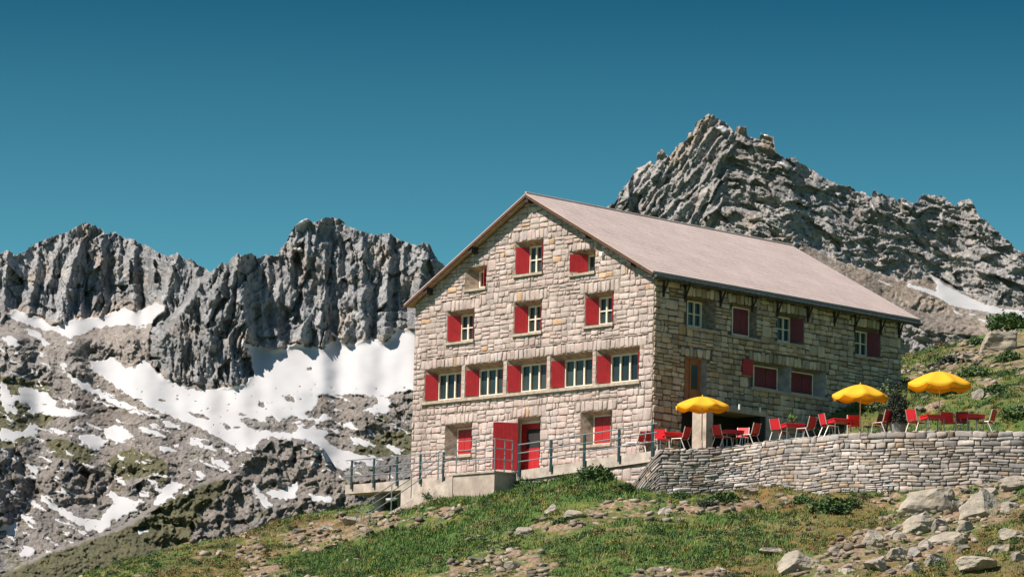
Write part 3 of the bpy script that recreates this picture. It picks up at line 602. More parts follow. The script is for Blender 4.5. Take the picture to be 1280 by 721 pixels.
def stones(rects, mapf, rnd, gap=.010, proud=.042, jit=.03, zmax=None, tintf=None, wave=0.04, fan=None, seed=1, rough=.024):
    V = []; C = []; F = []; n = 0; na, nb = len(TA), len(TB)
    a = TA[None, :].repeat(nb, 0); b = TB[:, None].repeat(na, 1)
    prof = (1-np.abs(2*a-1)**10)*(1-np.abs(2*b-1)**10)
    fc = gridfaces(nb, na)
    for s0, s1, z0, z1 in rects:
        g = gap*rnd.uniform(.6, 1.5)
        cs = [(s0+g, z0+g), (s1-g, z0+g), (s1-g, z1-g), (s0+g, z1-g)]
        j = min(jit, (z1-z0)*.12)
        cs = [(x+rnd.uniform(-j, j), y+rnd.uniform(-j, j)) for x, y in cs]
        if zmax is not None:
            m = max(s0, min(s1, (s0+s1)/2))
            if min(cs[0][1], cs[1][1]) > max(zmax(s0), zmax(s1))-.05: continue
        ss = (cs[0][0]*(1-a)+cs[1][0]*a)*(1-b)+(cs[3][0]*(1-a)+cs[2][0]*a)*b
        zz = (cs[0][1]*(1-a)+cs[1][1]*a)*(1-b)+(cs[3][1]*(1-a)+cs[2][1]*a)*b
        # knock the corners off
        rc = np.clip((np.abs(2*a-1)*np.abs(2*b-1)-.78)/.22, 0, 1)*.14
        sc, zc = (s0+s1)/2, (z0+z1)/2
        ss = ss+(sc-ss)*rc*min(1, (z1-z0)/(s1-s0)); zz = zz+(zc-zz)*rc
        zz = zz+wave*pn(ss*.45, zz*.6, seed)
        pr = proud*rnd.uniform(.5, 1.25)
        tl, tm = rnd.uniform(-.015, .015), rnd.uniform(-.015, .015)
        dep = -prof**.5*(pr+tl*(2*a-1)+tm*(2*b-1)+rough*pn(ss*9, zz*9, seed+3)+rough*.6*pn(ss*22, zz*22, seed+5))+.006
        if zmax is not None:
            lim = zmax(ss); zz = np.minimum(zz, lim)
        P = mapf(ss, zz, dep)
        V.append(np.stack(P, -1).reshape(-1, 3)); F.append(fc+n); n += na*nb
        t = tintf(rnd) if tintf else (1, 1, 1); C.append(np.repeat(np.array([t]), na*nb, 0))
    return np.concatenate(V), np.concatenate(F), np.concatenate(C)
def tint_gable(r):
    b = r.uniform(.86, 1.08); k = r.random()
    if k < .02: return (b*1.05, b*.82, b*.56)
    if k < .3: return (b*1.03, b*.94, b*.91)
    if k < .38: return (b*.90, b*.90, b*.92)
    return (b, b*.97, b*.95)
def tint_side(r):
    b = r.uniform(.55, 1.15); k = r.random()
    if k < .1: return (b*1.05, b*.90, b*.68)
    return (b, b*.98, b*.93)
def tint_dry(r):
    b = r.uniform(.5, 1.1)+(.35 if r.random() < .3 else 0); k = r.random()
    if k < .08: return (b*1.0, b*.86, b*.70)
    if k < .3: return (b*.8, b*.84, b*.88)
    return (b, b*.98, b*.97)

house = wthing('stone_house', (7.5, 7.0, -.3), 'large grey granite mountain refuge house with red shutters and a pinkish gabled roof', 'house')
RZ, EZ, HW = 10.78, 6.85, 7.0
SL = (RZ-EZ)/(HW+.31)
def roofz(u): return RZ-np.abs(u-HW)*SL          # top of the roof covering
def gmap(s, z, d): return (d*1.0, s*1.0, z*1.0)
def smap(s, z, d): return (s*1.0, d*1.0, z*1.0)
# openings: (s0, s1, z0, z1) outer
GW = {  # gable
 'w31': (10.32, 11.97, 5.06, 6.36), 'w32': (6.29, 7.92, 5.08, 6.38), 'w33': (2.23, 3.81, 5.06, 6.36),
 'b1': (10.96, 13.27, 2.67, 4.03), 'b2': (8.44, 10.76, 2.67, 4.03), 'b3': (5.89, 8.25, 2.67, 4.03), 'b4': (3.28, 5.71, 2.67, 4.03), 'b5': (.75, 3.11, 2.67, 4.03),
 'w4m': (6.32, 7.93, 7.52, 8.87), 'w4r': (3.32, 4.68, 7.24, 8.15), 'w4l': (9.66, 10.92, 7.2, 8.1),
 'gl': (10.29, 11.9, .32, 1.62), 'gr': (2.21, 3.9, .30, 1.62), 'door': (6.24, 7.52, -.52, 1.63)}
SW = {'s1': (1.83, 3.5, 4.97, 6.17), 's2': (4.44, 5.92, 4.92, 6.2), 's3': (7.17, 8.8, 4.97, 6.17), 's4': (12.03, 13.66, 4.95, 6.14),
 'sd': (1.76, 3.02, 1.80, 3.76), 'l1': (5.72, 7.92, 2.95, 4.0), 'l2': (8.06, 10.18, 2.95, 4.0)}
def lintel(h, up=.46, ext=.28): return (h[0]-ext, h[1]+ext, h[3], h[3]+up)
def rubble_wall(name, S0, S1, Z0, Z1, holes, lints, mapf, mat, tf, zmax, seed, cell=(.28, .68)):
    r = random.Random(seed)
    allh = list(holes)+list(lints)
    rc = cut_holes(split_rubble(S0, S1, Z0, Z1, r, cell=cell), allh)
    for l in lints:   # upright stones of the flat arches
        n = max(4, round((l[1]-l[0])/.25)); cuts = [l[0]+(l[1]-l[0])*(k+r.uniform(-.15, .15)*(0 < k < n))/n for k in range(n+1)]
        for k in range(n): rc.append([cuts[k], cuts[k+1], l[2]+.0, l[3]+r.uniform(-.06, .02)])
    sd_ = mapf is smap; V, F, C = stones(rc, mapf, r, zmax=zmax, tintf=tf, seed=seed, wave=.0, gap=.012 if sd_ else .010, proud=.06 if sd_ else .042)
    # bedding mortar sheet with the openings left open
    ss = sorted({S0, S1}|{h[0] for h in holes}|{h[1] for h in holes}|({HW} if zmax else set())); zs = sorted({Z0, Z1}|{h[2] for h in holes}|{h[3] for h in holes})
    mv = []; mf = []
    for i in range(len(ss)-1):
        for k in range(len(zs)-1):
            cs, cz = (ss[i]+ss[i+1])/2, (zs[k]+zs[k+1])/2
            if any(h[0] < cs < h[1] and h[2] < cz < h[3] for h in holes): continue
            pl = [(ss[i], zs[k]), (ss[i+1], zs[k]), (ss[i+1], zs[k+1]), (ss[i], zs[k+1])]
            if zmax:
                la, lb = float(zmax(ss[i])), float(zmax(ss[i+1]))
                out = []
                for q in range(4):
                    p, w = pl[q], pl[(q+1) % 4]
                    dp = p[1]-(la+(lb-la)*(p[0]-ss[i])/(ss[i+1]-ss[i])); dw = w[1]-(la+(lb-la)*(w[0]-ss[i])/(ss[i+1]-ss[i]))
                    if dp <= 0: out.append(p)
                    if dp*dw < 0: t = dp/(dp-dw); out.append((p[0]+(w[0]-p[0])*t, p[1]+(w[1]-p[1])*t))
                pl = out
            if len(pl) >= 3:
                n = len(mv); mv += [tuple(float(c) for c in mapf(np.float64(a), np.float64(b), np.float64(0))) for a, b in pl]; mf.append(tuple(range(n, n+len(pl))))
    nV = len(V); faces = [tuple(f) for f in F.tolist()]+[tuple(i+nV for i in f) for f in mf]
    o = obj(name, np.concatenate([V, np.array(mv)]), faces, [mat, M_DEEPMORTAR if mapf is smap else M_MORTAR], house, [0]*len(F)+[1]*len(mf), True, np.concatenate([C, np.ones((len(mv), 3))]))
    return rel(o, house)
gl_l = [lintel(GW[k]) for k in ('w31', 'w32', 'w33', 'w4m')]+[(.35, 13.55, 4.03, 4.45)]+[lintel(GW[k], .44, .3) for k in ('gl', 'gr', 'door')]+[lintel(GW['w4r'], .34, .15)]
rubble_wall('gable_wall', 0.0, 14.0, -1.4, 10.9, list(GW.values()), gl_l, gmap, M_WALLSTONE, tint_gable, lambda s: roofz(s)-.17, 11)
sl_l = [lintel(SW[k], .42, .22) for k in ('s1', 's2', 's3', 's4', 'sd')]+[(5.5, 10.4, 4.0, 4.42)]
rubble_wall('side_wall', 0.0, 15.03, -.6, 6.75, list(SW.values()), sl_l, smap, M_SIDESTONE, tint_side, None, 23, (.4, .95))
for nm, p in (('far_gable_wall', [(15.03, 0, -1), (15.03, 14, -1), (15.03, 14, 6.75), (15.03, 7, RZ-.17), (15.03, 0, 6.75)]), ('back_wall', [(0, 14, -1.4), (15.03, 14, -1.4), (15.03, 14, 6.75), (0, 14, 6.75)])):
    rel(obj(nm, p, [tuple(range(len(p)))], M_PLASTER, house), house)

M_REVEAL = simple('reveal_stone', (.34, .27, .20), .9, var=.35, scale=5, bmp=.4)
def bx(mb, mapf, s0, s1, d0, d1, z0, z1, mi=0):
    c = [(s0, z0, d0), (s1, z0, d0), (s1, z0, d1), (s0, z0, d1), (s0, z1, d0), (s1, z1, d0), (s1, z1, d1), (s0, z1, d1)]
    mb.hexa([mapf(np.float64(a), np.float64(b), np.float64(d)) for a, b, d in c], mi)
def leaf(mapf, a, b, z0, z1, mat, parent, name='shutter', battens=(.14, .86), planks=4, th=.035, side=1):
    """board leaf standing from plan point a=(s,d) to b=(s,d); side: which way the battens face"""
    mb = MB(); a = np.array(a, float); b = np.array(b, float); L = np.linalg.norm(b-a); t = (b-a)/L; nrm = np.array([t[1], -t[0]])*side
    def blk(f0, f1, h0, h1, e0, e1):
        pts = []
        for h in (h0, h1):
            for f, e in ((f0, e0), (f1, e0), (f1, e1), (f0, e1)):
                q = a+t*f*L+nrm*e; pts.append(mapf(np.float64(q[0]), np.float64(z0+(z1-z0)*h), np.float64(q[1])))
        mb.hexa(pts)
    for k in range(planks): blk(k/planks+.006, (k+1)/planks-.006, 0, 1, 0, th)
    blk(.0, 1, .01, .99, .006, th-.006)
    for h in battens: blk(.03, .97, h-.035, h+.035, th, th+.022)
    return mb.build(name, mat, parent)
def window(mapf, o, inn, dep, panes=(2, 2), mat_leafs=M_RED, lefts=True, rights=True, sill=True, closed=False, sign=1, wood=M_CREAM, rev=M_REVEAL, leafz=None):
    """o: outer opening, inn: inner opening at depth dep. The reveal splays between the two"""
    mb = MB(); m = lambda s, z, d: mapf(np.float64(s), np.float64(z), np.float64(d))
    e = -.035
    A = [m(o[0], o[2], e), m(o[1], o[2], e), m(o[1], o[3], e), m(o[0], o[3], e)]; B = [m(inn[0], inn[2], dep), m(inn[1], inn[2], dep), m(inn[1], inn[3], dep), m(inn[0], inn[3], dep)]
    mb.add(A+B, [(0, 1, 5, 4), (1, 2, 6, 5), (2, 3, 7, 6), (3, 0, 4, 7)], 0)
    A2 = [m(o[0], o[2], dep), m(o[1], o[2], dep), m(o[1], o[3], dep), m(o[0], o[3], dep)]
    s0, s1, z0, z1 = inn; f = .055
    bx(mb, mapf, s0-.02, s0+f, dep-.03, dep+.05, z0, z1, 1); bx(mb, mapf, s1-f, s1+.02, dep-.03, dep+.05, z0, z1, 1)
    bx(mb, mapf, s0+f, s1-f, dep-.03, dep+.05, z0-.01, z0+f, 1); bx(mb, mapf, s0+f, s1-f, dep-.03, dep+.05, z1-f, z1+.02, 1)
    if not closed:
        nx, nz = panes
        for k in range(1, nx):
            c = s0+(s1-s0)*k/nx; bx(mb, mapf, c-.04, c+.04, dep-.02, dep+.045, z0+f, z1-f, 1)
        for k in range(1, nz):
            c = z0+(z1-z0)*k/nz
            for q in range(nx):
                a = s0+(s1-s0)*q/nx+.04+.002; b = s0+(s1-s0)*(q+1)/nx-.042
                bx(mb, mapf, max(a, s0+f), min(b, s1-f), dep-.01, dep+.04, c-.022, c+.022, 1)
    w = rel(mb.build('window', [rev, wood], house), house)
    if not closed:
        p = MB(); bx(p, mapf, s0+.02, s1-.02, dep+.055, dep+.065, z0+.01, z1-.01); p.build('pane', M_GLASS, w)
    else:
        leaf(mapf, (s0+f, dep-.005), ((s0+s1)/2-.006, dep-.005), z0+f, z1-f, mat_leafs, w, side=sign if sign else 1)
        leaf(mapf, ((s0+s1)/2+.006, dep-.005), (s1-f, dep-.005), z0+f, z1-f, mat_leafs, w, side=sign if sign else 1)
    if sill:
        q = MB(); bx(q, mapf, o[0]-.06, o[1]+.06, -.11, .05, o[2]-.11, o[2]-.012); q.build('sill', M_SILL, w)
    lz = leafz or (max(inn[2], o[2])+.03, inn[3]-.02)
    if lefts: leaf(mapf, (inn[1]-.01, dep-.06), (o[1]-.05, -.03), lz[0], lz[1], mat_leafs, w, side=-1 if mapf is smap else -1)
    if rights: leaf(mapf, (inn[0]+.01, dep-.06), (o[0]+.05, -.03), lz[0], lz[1], mat_leafs, w, side=1)
    return w
D_ = .42
# gable: the picture's left is the larger s
for k in ('w31', 'w32', 'w33'):
    o = GW[k]; c = (o[0]+o[1])/2; window(gmap, o, (c-.43, c+.41, o[2]+.06, o[3]-.14), D_)
for k in ('b1', 'b2', 'b3', 'b4', 'b5'):
    o = GW[k]; w = window(gmap, o, (o[0]+.38, o[1]-.41, 2.73, 3.84), D_, panes=(3, 1), sill=False)
q = MB(); bx(q, gmap, .62, 13.42, -.13, .05, 2.54, 2.66); rel(q.build('long_sill', M_SILL, house), house)
for a, b in ((10.76, 10.96), (8.25, 8.44), (5.71, 5.89), (3.11, 3.28)):
    q = MB(); z = 2.665; r = random.Random(int(a*10))
    while z < 4.02:
        h = min(r.uniform(.14, .24), 4.025-z); jj = r.uniform(-.008, .008)
        bx(q, gmap, a-.005+jj, b+.005+jj, -.05, .1, z, z+h-.012); z += h
    rel(q.build('window_pier', M_CONCL, house), house)
o = GW['w4m']; window(gmap, o, (6.72, 7.52, 7.57, 8.70), D_)
o = GW['w4r']; w = window(gmap, o, (3.62, 4.12, 7.30, 8.0), D_, panes=(1, 1), lefts=False, rights=False)
leaf(gmap, (4.06, .33), (4.52, -.24), 7.30, 8.02, M_RED, w, side=-1)
o = GW['w4l']; w = window(gmap, o, (9.98, 10.5, 7.28, 7.98), D_, panes=(1, 1), lefts=False, rights=False)
leaf(gmap, (9.98, .36), (9.80, -.05), 7.26, 7.98, M_RED, w, side=1)
window(gmap, GW['gl'], (10.72, 11.62, .36, 1.48), .45, closed=True, lefts=False, rights=False, sill=True, sign=1)
window(gmap, GW['gr'], (2.62, 3.62, .34, 1.50), .45, closed=True, lefts=False, rights=False, sill=True, sign=1)
# ground floor door of the gable
o = GW['door']; mb = MB(); m = lambda s, z, d: gmap(np.float64(s), np.float64(z), np.float64(d))
inn = (6.68, 7.85, -.5, 1.50); A = [m(o[0], o[2], -.035), m(o[1], o[2], -.035), m(o[1], o[3], -.035), m(o[0], o[3], -.035)]; B = [m(inn[0], inn[2], .42), m(inn[1], inn[2], .42), m(inn[1], inn[3], .42), m(inn[0], inn[3], .42)]
mb.add(A+B, [(0, 1, 5, 4), (1, 2, 6, 5), (2, 3, 7, 6), (3, 0, 4, 7)], 0)
bx(mb, gmap, 7.78, 7.87, .38, .48, -.5, 1.5, 1); bx(mb, gmap, 6.66, 7.78, .38, .48, 1.43, 1.52, 1)
dr = rel(mb.build('door', [M_SILL, M_CREAM], house), house)
mb = MB(); bx(mb, gmap, 6.66, 7.78, .42, .47, -.5, .42); bx(mb, gmap, 7.50, 7.78, .42, .47, .42, 1.2); bx(mb, gmap, 6.66, 7.78, .43, .47, 1.2, 1.43)
for k in (6.95, 7.23): bx(mb, gmap, k-.006, k+.006, .415, .42, -.48, .4)
mb.build('door_leaf', M_RED, dr)
mb = MB(); bx(mb, gmap, 6.66, 7.5, .45, .46, .42, 1.2); mb.build('pane', M_DARK, dr)
leaf(gmap, (7.46, -.07), (8.02, -.92), -.50, 1.42, M_RED, dr, 'outer_door_leaf', battens=(.12, .5, .88), planks=6, th=.05, side=-1)
# long side
for k, i_, lf in (('s1', (2.30, 3.12, 5.06, 6.08), 0), ('s3', (7.60, 8.42, 5.06, 6.08), 1), ('s4', (12.45, 13.27, 5.02, 6.04), 1)):
    window(smap, SW[k], i_, .42, mat_leafs=M_REDSHADE, lefts=bool(lf), rights=False, rev=M_JAMBSHADE)
window(smap, SW['s2'], (4.75, 5.75, 4.98, 6.12), .26, mat_leafs=M_REDSHADE, closed=True, lefts=False, rights=False, rev=M_JAMBSHADE)
window(smap, SW['l1'], (6.22, 7.66, 3.0, 3.92), .40, mat_leafs=M_REDSHADE, closed=True, lefts=False, rights=False, sill=False, rev=M_PLASTER)
window(smap, SW['l2'], (8.44, 9.84, 3.0, 3.92), .40, mat_leafs=M_REDSHADE, closed=True, lefts=False, rights=False, sill=False, rev=M_PLASTER)
q = MB(); bx(q, smap, 5.6, 10.3, -.12, .05, 2.82, 2.94); rel(q.build('long_sill', M_SILL, house), house)
q = MB(); bx(q, smap, 7.93, 8.05, -.04, .1, 2.945, 4.0); rel(q.build('window_pier', M_PLASTER, house), house)
sh = leaf(smap, (5.05, -.08), (5.66, -.08), 3.38, 4.02, M_RED, house, side=1); rel(sh, house)
o = SW['sd']; mb = MB(); m = lambda s, z, d: smap(np.float64(s), np.float64(z), np.float64(d))
A = [m(o[0], o[2], -.035), m(o[1], o[2], -.035), m(o[1], o[3], -.035), m(o[0], o[3], -.035)]; B = [m(1.92, 1.82, .24), m(2.92, 1.82, .24), m(2.92, 3.72, .24), m(1.92, 3.72, .24)]
mb.add(A+B, [(0, 1, 5, 4), (1, 2, 6, 5), (2, 3, 7, 6), (3, 0, 4, 7)], 0)
dd_ = rel(mb.build('terrace_door', [M_PLASTER], house), house)
mb = MB(); bx(mb, smap, 1.92, 2.92, .22, .27, 1.82, 3.72)
for s in (1.95, 2.32, 2.86): bx(mb, smap, s-.03, s+.05, .19, .22, 1.86, 3.7)
bx(mb, smap, 2.37, 2.83, .2, .219, 1.9, 2.5); mb.build('door_leaf', M_DOORWOOD, dd_)
mb = MB(); bx(mb, smap, 2.42, 2.76, .205, .215, 2.55, 3.5); mb.build('pane', M_GLASS, dd_)
# roof
mb = MB(); X0, X1 = -.41, 15.92; T = .09
def slope(y0, y1, sgn):
    n0 = len(mb.v)
    for u0, u1 in ((y0, y1),):
        a, b = float(roofz(u0)), float(roofz(u1))
        mb.hexa([(X0, u0, a-T), (X1, u0, a-T), (X1, u1, b-T), (X0, u1, b-T), (X0, u0, a), (X1, u0, a), (X1, u1, b), (X0, u1, b)])
slope(-.31, 7.0, 1); slope(7.0, 14.31, -1)
rf = rel(mb.build('roof', M_ROOF, house), house)
mb = MB(); mb.tube([(X0, 7, RZ+.01), (X1, 7, RZ+.01)], .055, 8); mb.build('ridge_cap', M_ROOF, rf)
# raised courses of slates on the visible slope, a little uneven
r = random.Random(5); mb = MB(); y = -.31; n = 0
while y < 6.9:
    y2 = min(y+.30, 6.95); x = X0
    while x < X1:
        x2 = min(x+r.uniform(.35, .62), X1); t0 = r.uniform(.002, .008)
        a, b = float(roofz(y)), float(roofz(y2))
        mb.add([(x+.004, y-.01, a+t0), (x2-.004, y-.01, a+t0), (x2-.004, y2, b+.003), (x+.004, y2, b+.003), (x+.004, y-.01, a-.005), (x2-.004, y-.01, a-.005)], [(0, 1, 2, 3), (4, 5, 1, 0)])
        x = x2
    y = y2
mb.build('slates', M_ROOF, rf)
# timber under the verge: soffit boards, barge board, purlin ends
for y0, y1 in ((-.30, 6.99), (7.01, 14.30)):
    mb = MB(); n = 34
    for k in range(n):
        u0 = y0+(y1-y0)*k/n; u1 = y0+(y1-y0)*(k+1)/n-.008; a, b = float(roofz(u0))-T-.004, float(roofz(u1))-T-.004
        mb.hexa([(X0+.05, u0, a-.03), (.03, u0, a-.03), (.03, u1, b-.03), (X0+.05, u1, b-.03), (X0+.05, u0, a), (.03, u0, a), (.03, u1, b), (X0+.05, u1, b)])
    mb.build('soffit_boards', M_SOFFIT, rf)
    mb = MB(); a, b = float(roofz(y0))-T, float(roofz(y1))-T
    mb.hexa([(X0-.02, y0, a-.09), (X0+.045, y0, a-.09), (X0+.045, y1, b-.09), (X0-.02, y1, b-.09), (X0-.02, y0, a+.03), (X0+.045, y0, a+.03), (X0+.045, y1, b+.03), (X0-.02, y1, b+.03)])
    mb.build('barge_board', M_ROOFWOOD, rf)
for u in (1.05, 3.6, 6.98, 10.3, 13.0):
    mb = MB(); z = float(roofz(u))-T-.04
    mb.box(X0+.03, .05, u-.10, u+.10, z-.24, z); mb.build('purlin_end', M_DARKWOOD, rf)
mb = MB(); mb.box(X0+.05, X1, -.335, -.27, 6.55, 6.78); mb.box(X0+.06, X1-.01, -.27, .02, 6.66, 6.70)
mb.build('eaves_board', M_SLATE, rf)
mb = MB(); mb.tube([(X0+.05, -.40, 6.66), (X1, -.40, 6.62)], .065, 8); mb.build('gutter', M_SLATE, rf)
for v in (.45, 1.68, 3.73, 5.6, 7.12, 8.99, 10.64, 11.96, 13.61, 14.8):
    mb = MB(); mb.bar((v, -.02-.06, 5.95), (v, -.08, 6.66), .07); mb.bar((v, -.08, 6.05), (v+.0, -.34, 6.58), .05); mb.bar((v, -.06, 6.60), (v, -.36, 6.60), .06)
    mb.build('eaves_bracket', M_DARKWOOD, rf)
mb = MB(); mb.tube([(-.04, 2.86, 7.87), (-.16, 2.86, 7.87)], [.11, .09], 12); rel(mb.build('wall_lamp', M_WHITE, house), house)

# ------------------------------------------------------------------ walkway, landing and stairs along the gable
def wz(u):  # top of the walkway
    return -.32-(u+1.73)*(.38/7.6) if u < 5.9 else -.70-(u-5.9)*.006
wk = wthing('concrete_walkway', (-.7, 7, -1.2), 'long concrete walkway sloping down along the foot of the gable wall', 'walkway')
mb = MB(); us = [-1.75, 0, 2, 4, 5.9, 8, 10, 12, 14]
for a, b in zip(us[:-1], us[1:]):
    za, zb = wz(a), wz(b); mb.hexa([(-1.4, a, za-.40), (-.0, a, za-.40), (0, b, zb-.40), (-1.4, b, zb-.40), (-1.4, a, za), (-.0, a, za), (0, b, zb), (-1.4, b, zb)])
mb.hexa([(-1.4, 14, -1.14), (.9, 14, -1.14), (.9, 16.55, -1.14), (-1.4, 16.55, -1.14), (-1.4, 14, -.76), (.9, 14, -.76), (.9, 16.55, -.76), (-1.4, 16.55, -.76)])
rel(mb.build('deck', M_CONCL, wk), wk)
mb = MB(); mb.box(-1.44, -1.40, -1.75, 0.0, -.86, -.80)
for a, b in zip(us[:4], us[1:5]):
    pass
r = random.Random(31)
rc = split_rubble(-1.75, 8.7, -2.3, -.9, r, cell=(.4, .9))
V, F, C = stones(rc, lambda s, z, d: (d-1.30, s*1.0, z*1.0), r, zmax=lambda s: np.where(s < 5.9, -.32-(s+1.73)*.05, -.70)-.41, tintf=tint_gable, seed=31)
nV = len(V); V = np.concatenate([V, [(-1.3, -1.75, -2.3), (-1.3, 9, -2.3), (-1.3, 9, -1.12), (-1.3, 5.9, -1.12), (-1.3, -1.75, -.74)]])
rel(obj('base_wall', V, [tuple(f) for f in F.tolist()]+[tuple(range(nV, nV+5))], [M_WALLSTONE, M_MORTAR], wk, [0]*len(F)+[1], True, np.concatenate([C, np.ones((5, 3))])), wk)
mb = MB(); mb.tube([(-.6, 15.2, -2.9), (-.6, 15.2, -1.14)], [.26, .22], 14); mb.box(-.4, 0, 14.0, 14.0+.35, -2.6, -1.14); rel(mb.build('support_column', M_PLASTER, wk), wk)
# landing block in front of the red door
lb = wthing('concrete_landing', (-1.95, 7.4, -1.8), 'square concrete landing block in front of the red double door', 'landing')
mb = MB(); mb.box(-2.5, -1.404, 6.2, 8.62, -2.3, -.80); mb.box(-2.56, -1.404, 6.16, 8.66, -.86, -.795); rel(mb.build('block', M_CONC, lb), lb)
# stairs going down to the left
st = wthing('concrete_staircase', (-1.95, 10.6, -2.0), 'narrow concrete staircase descending left from the landing block', 'staircase')
nst = 9
for k in range(nst):
    u0 = 8.66+k*.43; z1 = -.98-k*.15
    mb = MB(); mb.box(-2.36, -1.404, u0, u0+.43, z1-.45, z1); rel(mb.build('step', M_CONCL, st), st)
mb = MB(); mb.hexa([(-2.5, 8.66, -2.4), (-2.37, 8.66, -2.4), (-2.37, 12.5, -2.9), (-2.5, 12.5, -2.9), (-2.5, 8.66, -.88), (-2.37, 8.66, -.88), (-2.37, 12.5, -2.2), (-2.5, 12.5, -2.2)])
mb.hexa([(-1.404, 9.0, -2.2), (-1.36, 9.0, -2.2), (-1.36, 13.0, -2.6), (-1.404, 13.0, -2.6), (-1.404, 9.0, -1.1), (-1.36, 9.0, -1.1), (-1.36, 13.0, -1.1), (-1.404, 13.0, -1.1)])
rel(mb.build('side_wall', M_CONCL, st), st)

def railing(name, label, pts, hts, mat_post, mat_rail, posts=None, drop=.18, pw=.10, rr=.022, wide=True, group=None):
    """pts: path of the foot line; posts at given path points"""
    c = Vector(np.mean(np.array(pts), 0)); t = wthing(name, c, label, 'railing', group)
    for p in (posts or pts):
        mb = MB(); p = Vector(p)
        if wide: mb.box(p.x-.02, p.x+.02, p.y-pw/2, p.y+pw/2, p.z-drop, p.z+max(hts))
        else: mb.tube([(p.x, p.y, p.z-drop), (p.x, p.y, p.z+max(hts))], .022, 8)
        rel(mb.build('post', mat_post, t), t)
    for h in hts:
        mb = MB(); mb.tube([(p[0], p[1], p[2]+h) for p in pts], rr, 8); rel(mb.build('rail', mat_rail, t), t)
    return t
HT = (1.02, .68, .34)
pu = [16.1, 14.68, 13.22, 11.78, 10.37]
railing('platform_railing', 'dark metal railing along the front of the left concrete platform', [(-1.46, 16.5, -.76), (-1.46, 14, -.76), (-1.46, 10.2, -.74)], HT, M_DARKMETAL, M_STEEL, [(-1.46, u, -.76) for u in pu], .2)
railing('platform_railing', 'far railing at the back edge of the left concrete platform', [(.85, 16.4, -.76), (.85, 14.1, -.76)], HT, M_DARKMETAL, M_STEEL, [(.85, 16.3, -.76), (.85, 14.9, -.76)], .1, .06)
pu2 = [5.9, 4.08, 2.22, .33, -1.46]
railing('walkway_railing', 'metal railing rising right along the walkway to the terrace', [(-1.46, 5.95, wz(5.9))]+[(-1.46, u, wz(u)) for u in (4.08, 2.22, .33)]+[(-1.46, -1.7, wz(-1.7))], HT, M_DARKMETAL, M_STEEL, [(-1.46, u, wz(u)) for u in pu2], .24, .12, .024)
railing('landing_railing', 'thin steel railing round the landing block by the red door', [(-2.42, 8.6, -.8), (-2.42, 6.3, -.8), (-1.5, 6.25, -.8)], (1.3, .93, .5), M_STEEL, M_STEEL, [(-2.42, 8.55, -.8), (-2.42, 7.4, -.8), (-2.42, 6.3, -.8), (-1.9, 6.27, -.8), (-1.5, 6.25, -.8)], .05, wide=False, rr=.02)
t = railing('stair_railing', 'thin steel handrail with three bars running down the staircase', [(-2.44, 8.5, -.42), (-2.44, 12.9, -2.25), (-2.44, 13.9, -2.62)], (1.02, .72, .42), M_STEEL, M_STEEL, [(-2.44, 9.6, -.88), (-2.44, 11.2, -1.55), (-2.44, 12.4, -2.05)], .1, wide=False, rr=.02)
for dy, rr_ in ((0, .26), (.32, .24)):
    mb = MB(); mb.tube([(-2.44-.0*a, 14.0+dy+rr_*math.sin(a), -2.30+rr_*1.5*math.cos(a)) for a in [k*math.pi/8 for k in range(-6, 7)]], .018, 6); rel(mb.build('hoop', M_STEEL, t), t)
# ------------------------------------------------------------------ raised platform in front of the terrace door, with steps
pf = wthing('raised_terrace_platform', (3.2, -.7, -.1), 'shaded concrete platform under the wooden door beside the yellow parasol', 'platform')
mb = MB(); mb.box(1.52, 5.0, -1.44, -.05, 1.58, 1.79); rel(mb.build('slab', M_CONC, pf), pf)
mb = MB(); mb.box(1.56, 1.95, -1.42, -.68, -.35, 1.578); rel(mb.build('pier', M_CONCL, pf), pf)
mb = MB(); mb.box(4.7, 4.98, -1.40, -.06, -.3, 1.578); mb.box(1.6, 4.7, -.12, -.06, -.3, 1.578); rel(mb.build('recess_shade_wall', M_DARK, pf), pf)  # near-black colour paints the shade of the void under the slab
for x in (2.2, 3.4, 4.6):
    mb = MB(); mb.box(x-.03, x+.03, -1.50, -1.44, 1.70, 1.92); rel(mb.build('rail_stub', M_WHITE, pf), pf)
st = wthing('terrace_steps', (5.9, -.8, .1), 'pale concrete steps beside the shaded platform', 'steps')
for k in range(7):
    mb = MB(); x = 5.02+k*.3; z = 1.62-k*.24; mb.box(x, x+.3, -1.3, -.06, -.3, z); rel(mb.build('step', M_CONCL, st), st)
mb = MB(); mb.hexa([(5.02, -1.45, -.3), (7.2, -1.45, -.3), (7.2, -1.31, -.3), (5.02, -1.31, -.3), (5.02, -1.45, 1.72), (7.2, -1.45, .05), (7.2, -1.31, .05), (5.02, -1.31, 1.72)]); rel(mb.build('side_wall', M_CONCL, st), st)

# ------------------------------------------------------------------ dry stone retaining wall, following its bent line
rw = wthing('retaining_wall', (1.2, -8, -2), 'long dry stone retaining wall of pale flat stones holding up the terrace', 'wall')
WP = np.array(WALL); seg = np.hypot(np.diff(WP[:, 0]), np.diff(WP[:, 1])); ws = np.concatenate([[0], np.cumsum(seg)]); WL = ws[-1]
def wpos(s): return np.interp(s, ws, WP[:, 0]), np.interp(s, ws, WP[:, 1]), np.interp(s, ws, WP[:, 2])
wsm = np.linspace(0, WL, 200); wpx, wpy, wpz = wpos(wsm)
for _ in range(12): wpx[1:-1] = (wpx[:-2]+2*wpx[1:-1]+wpx[2:])/4; wpy[1:-1] = (wpy[:-2]+2*wpy[1:-1]+wpy[2:])/4
nx_, ny_ = np.gradient(wpy), -np.gradient(wpx); nn_ = np.hypot(nx_, ny_); nx_, ny_ = nx_/nn_, ny_/nn_   # outward or inward normal
if nx_[100] > 0: nx_, ny_ = -nx_, -ny_
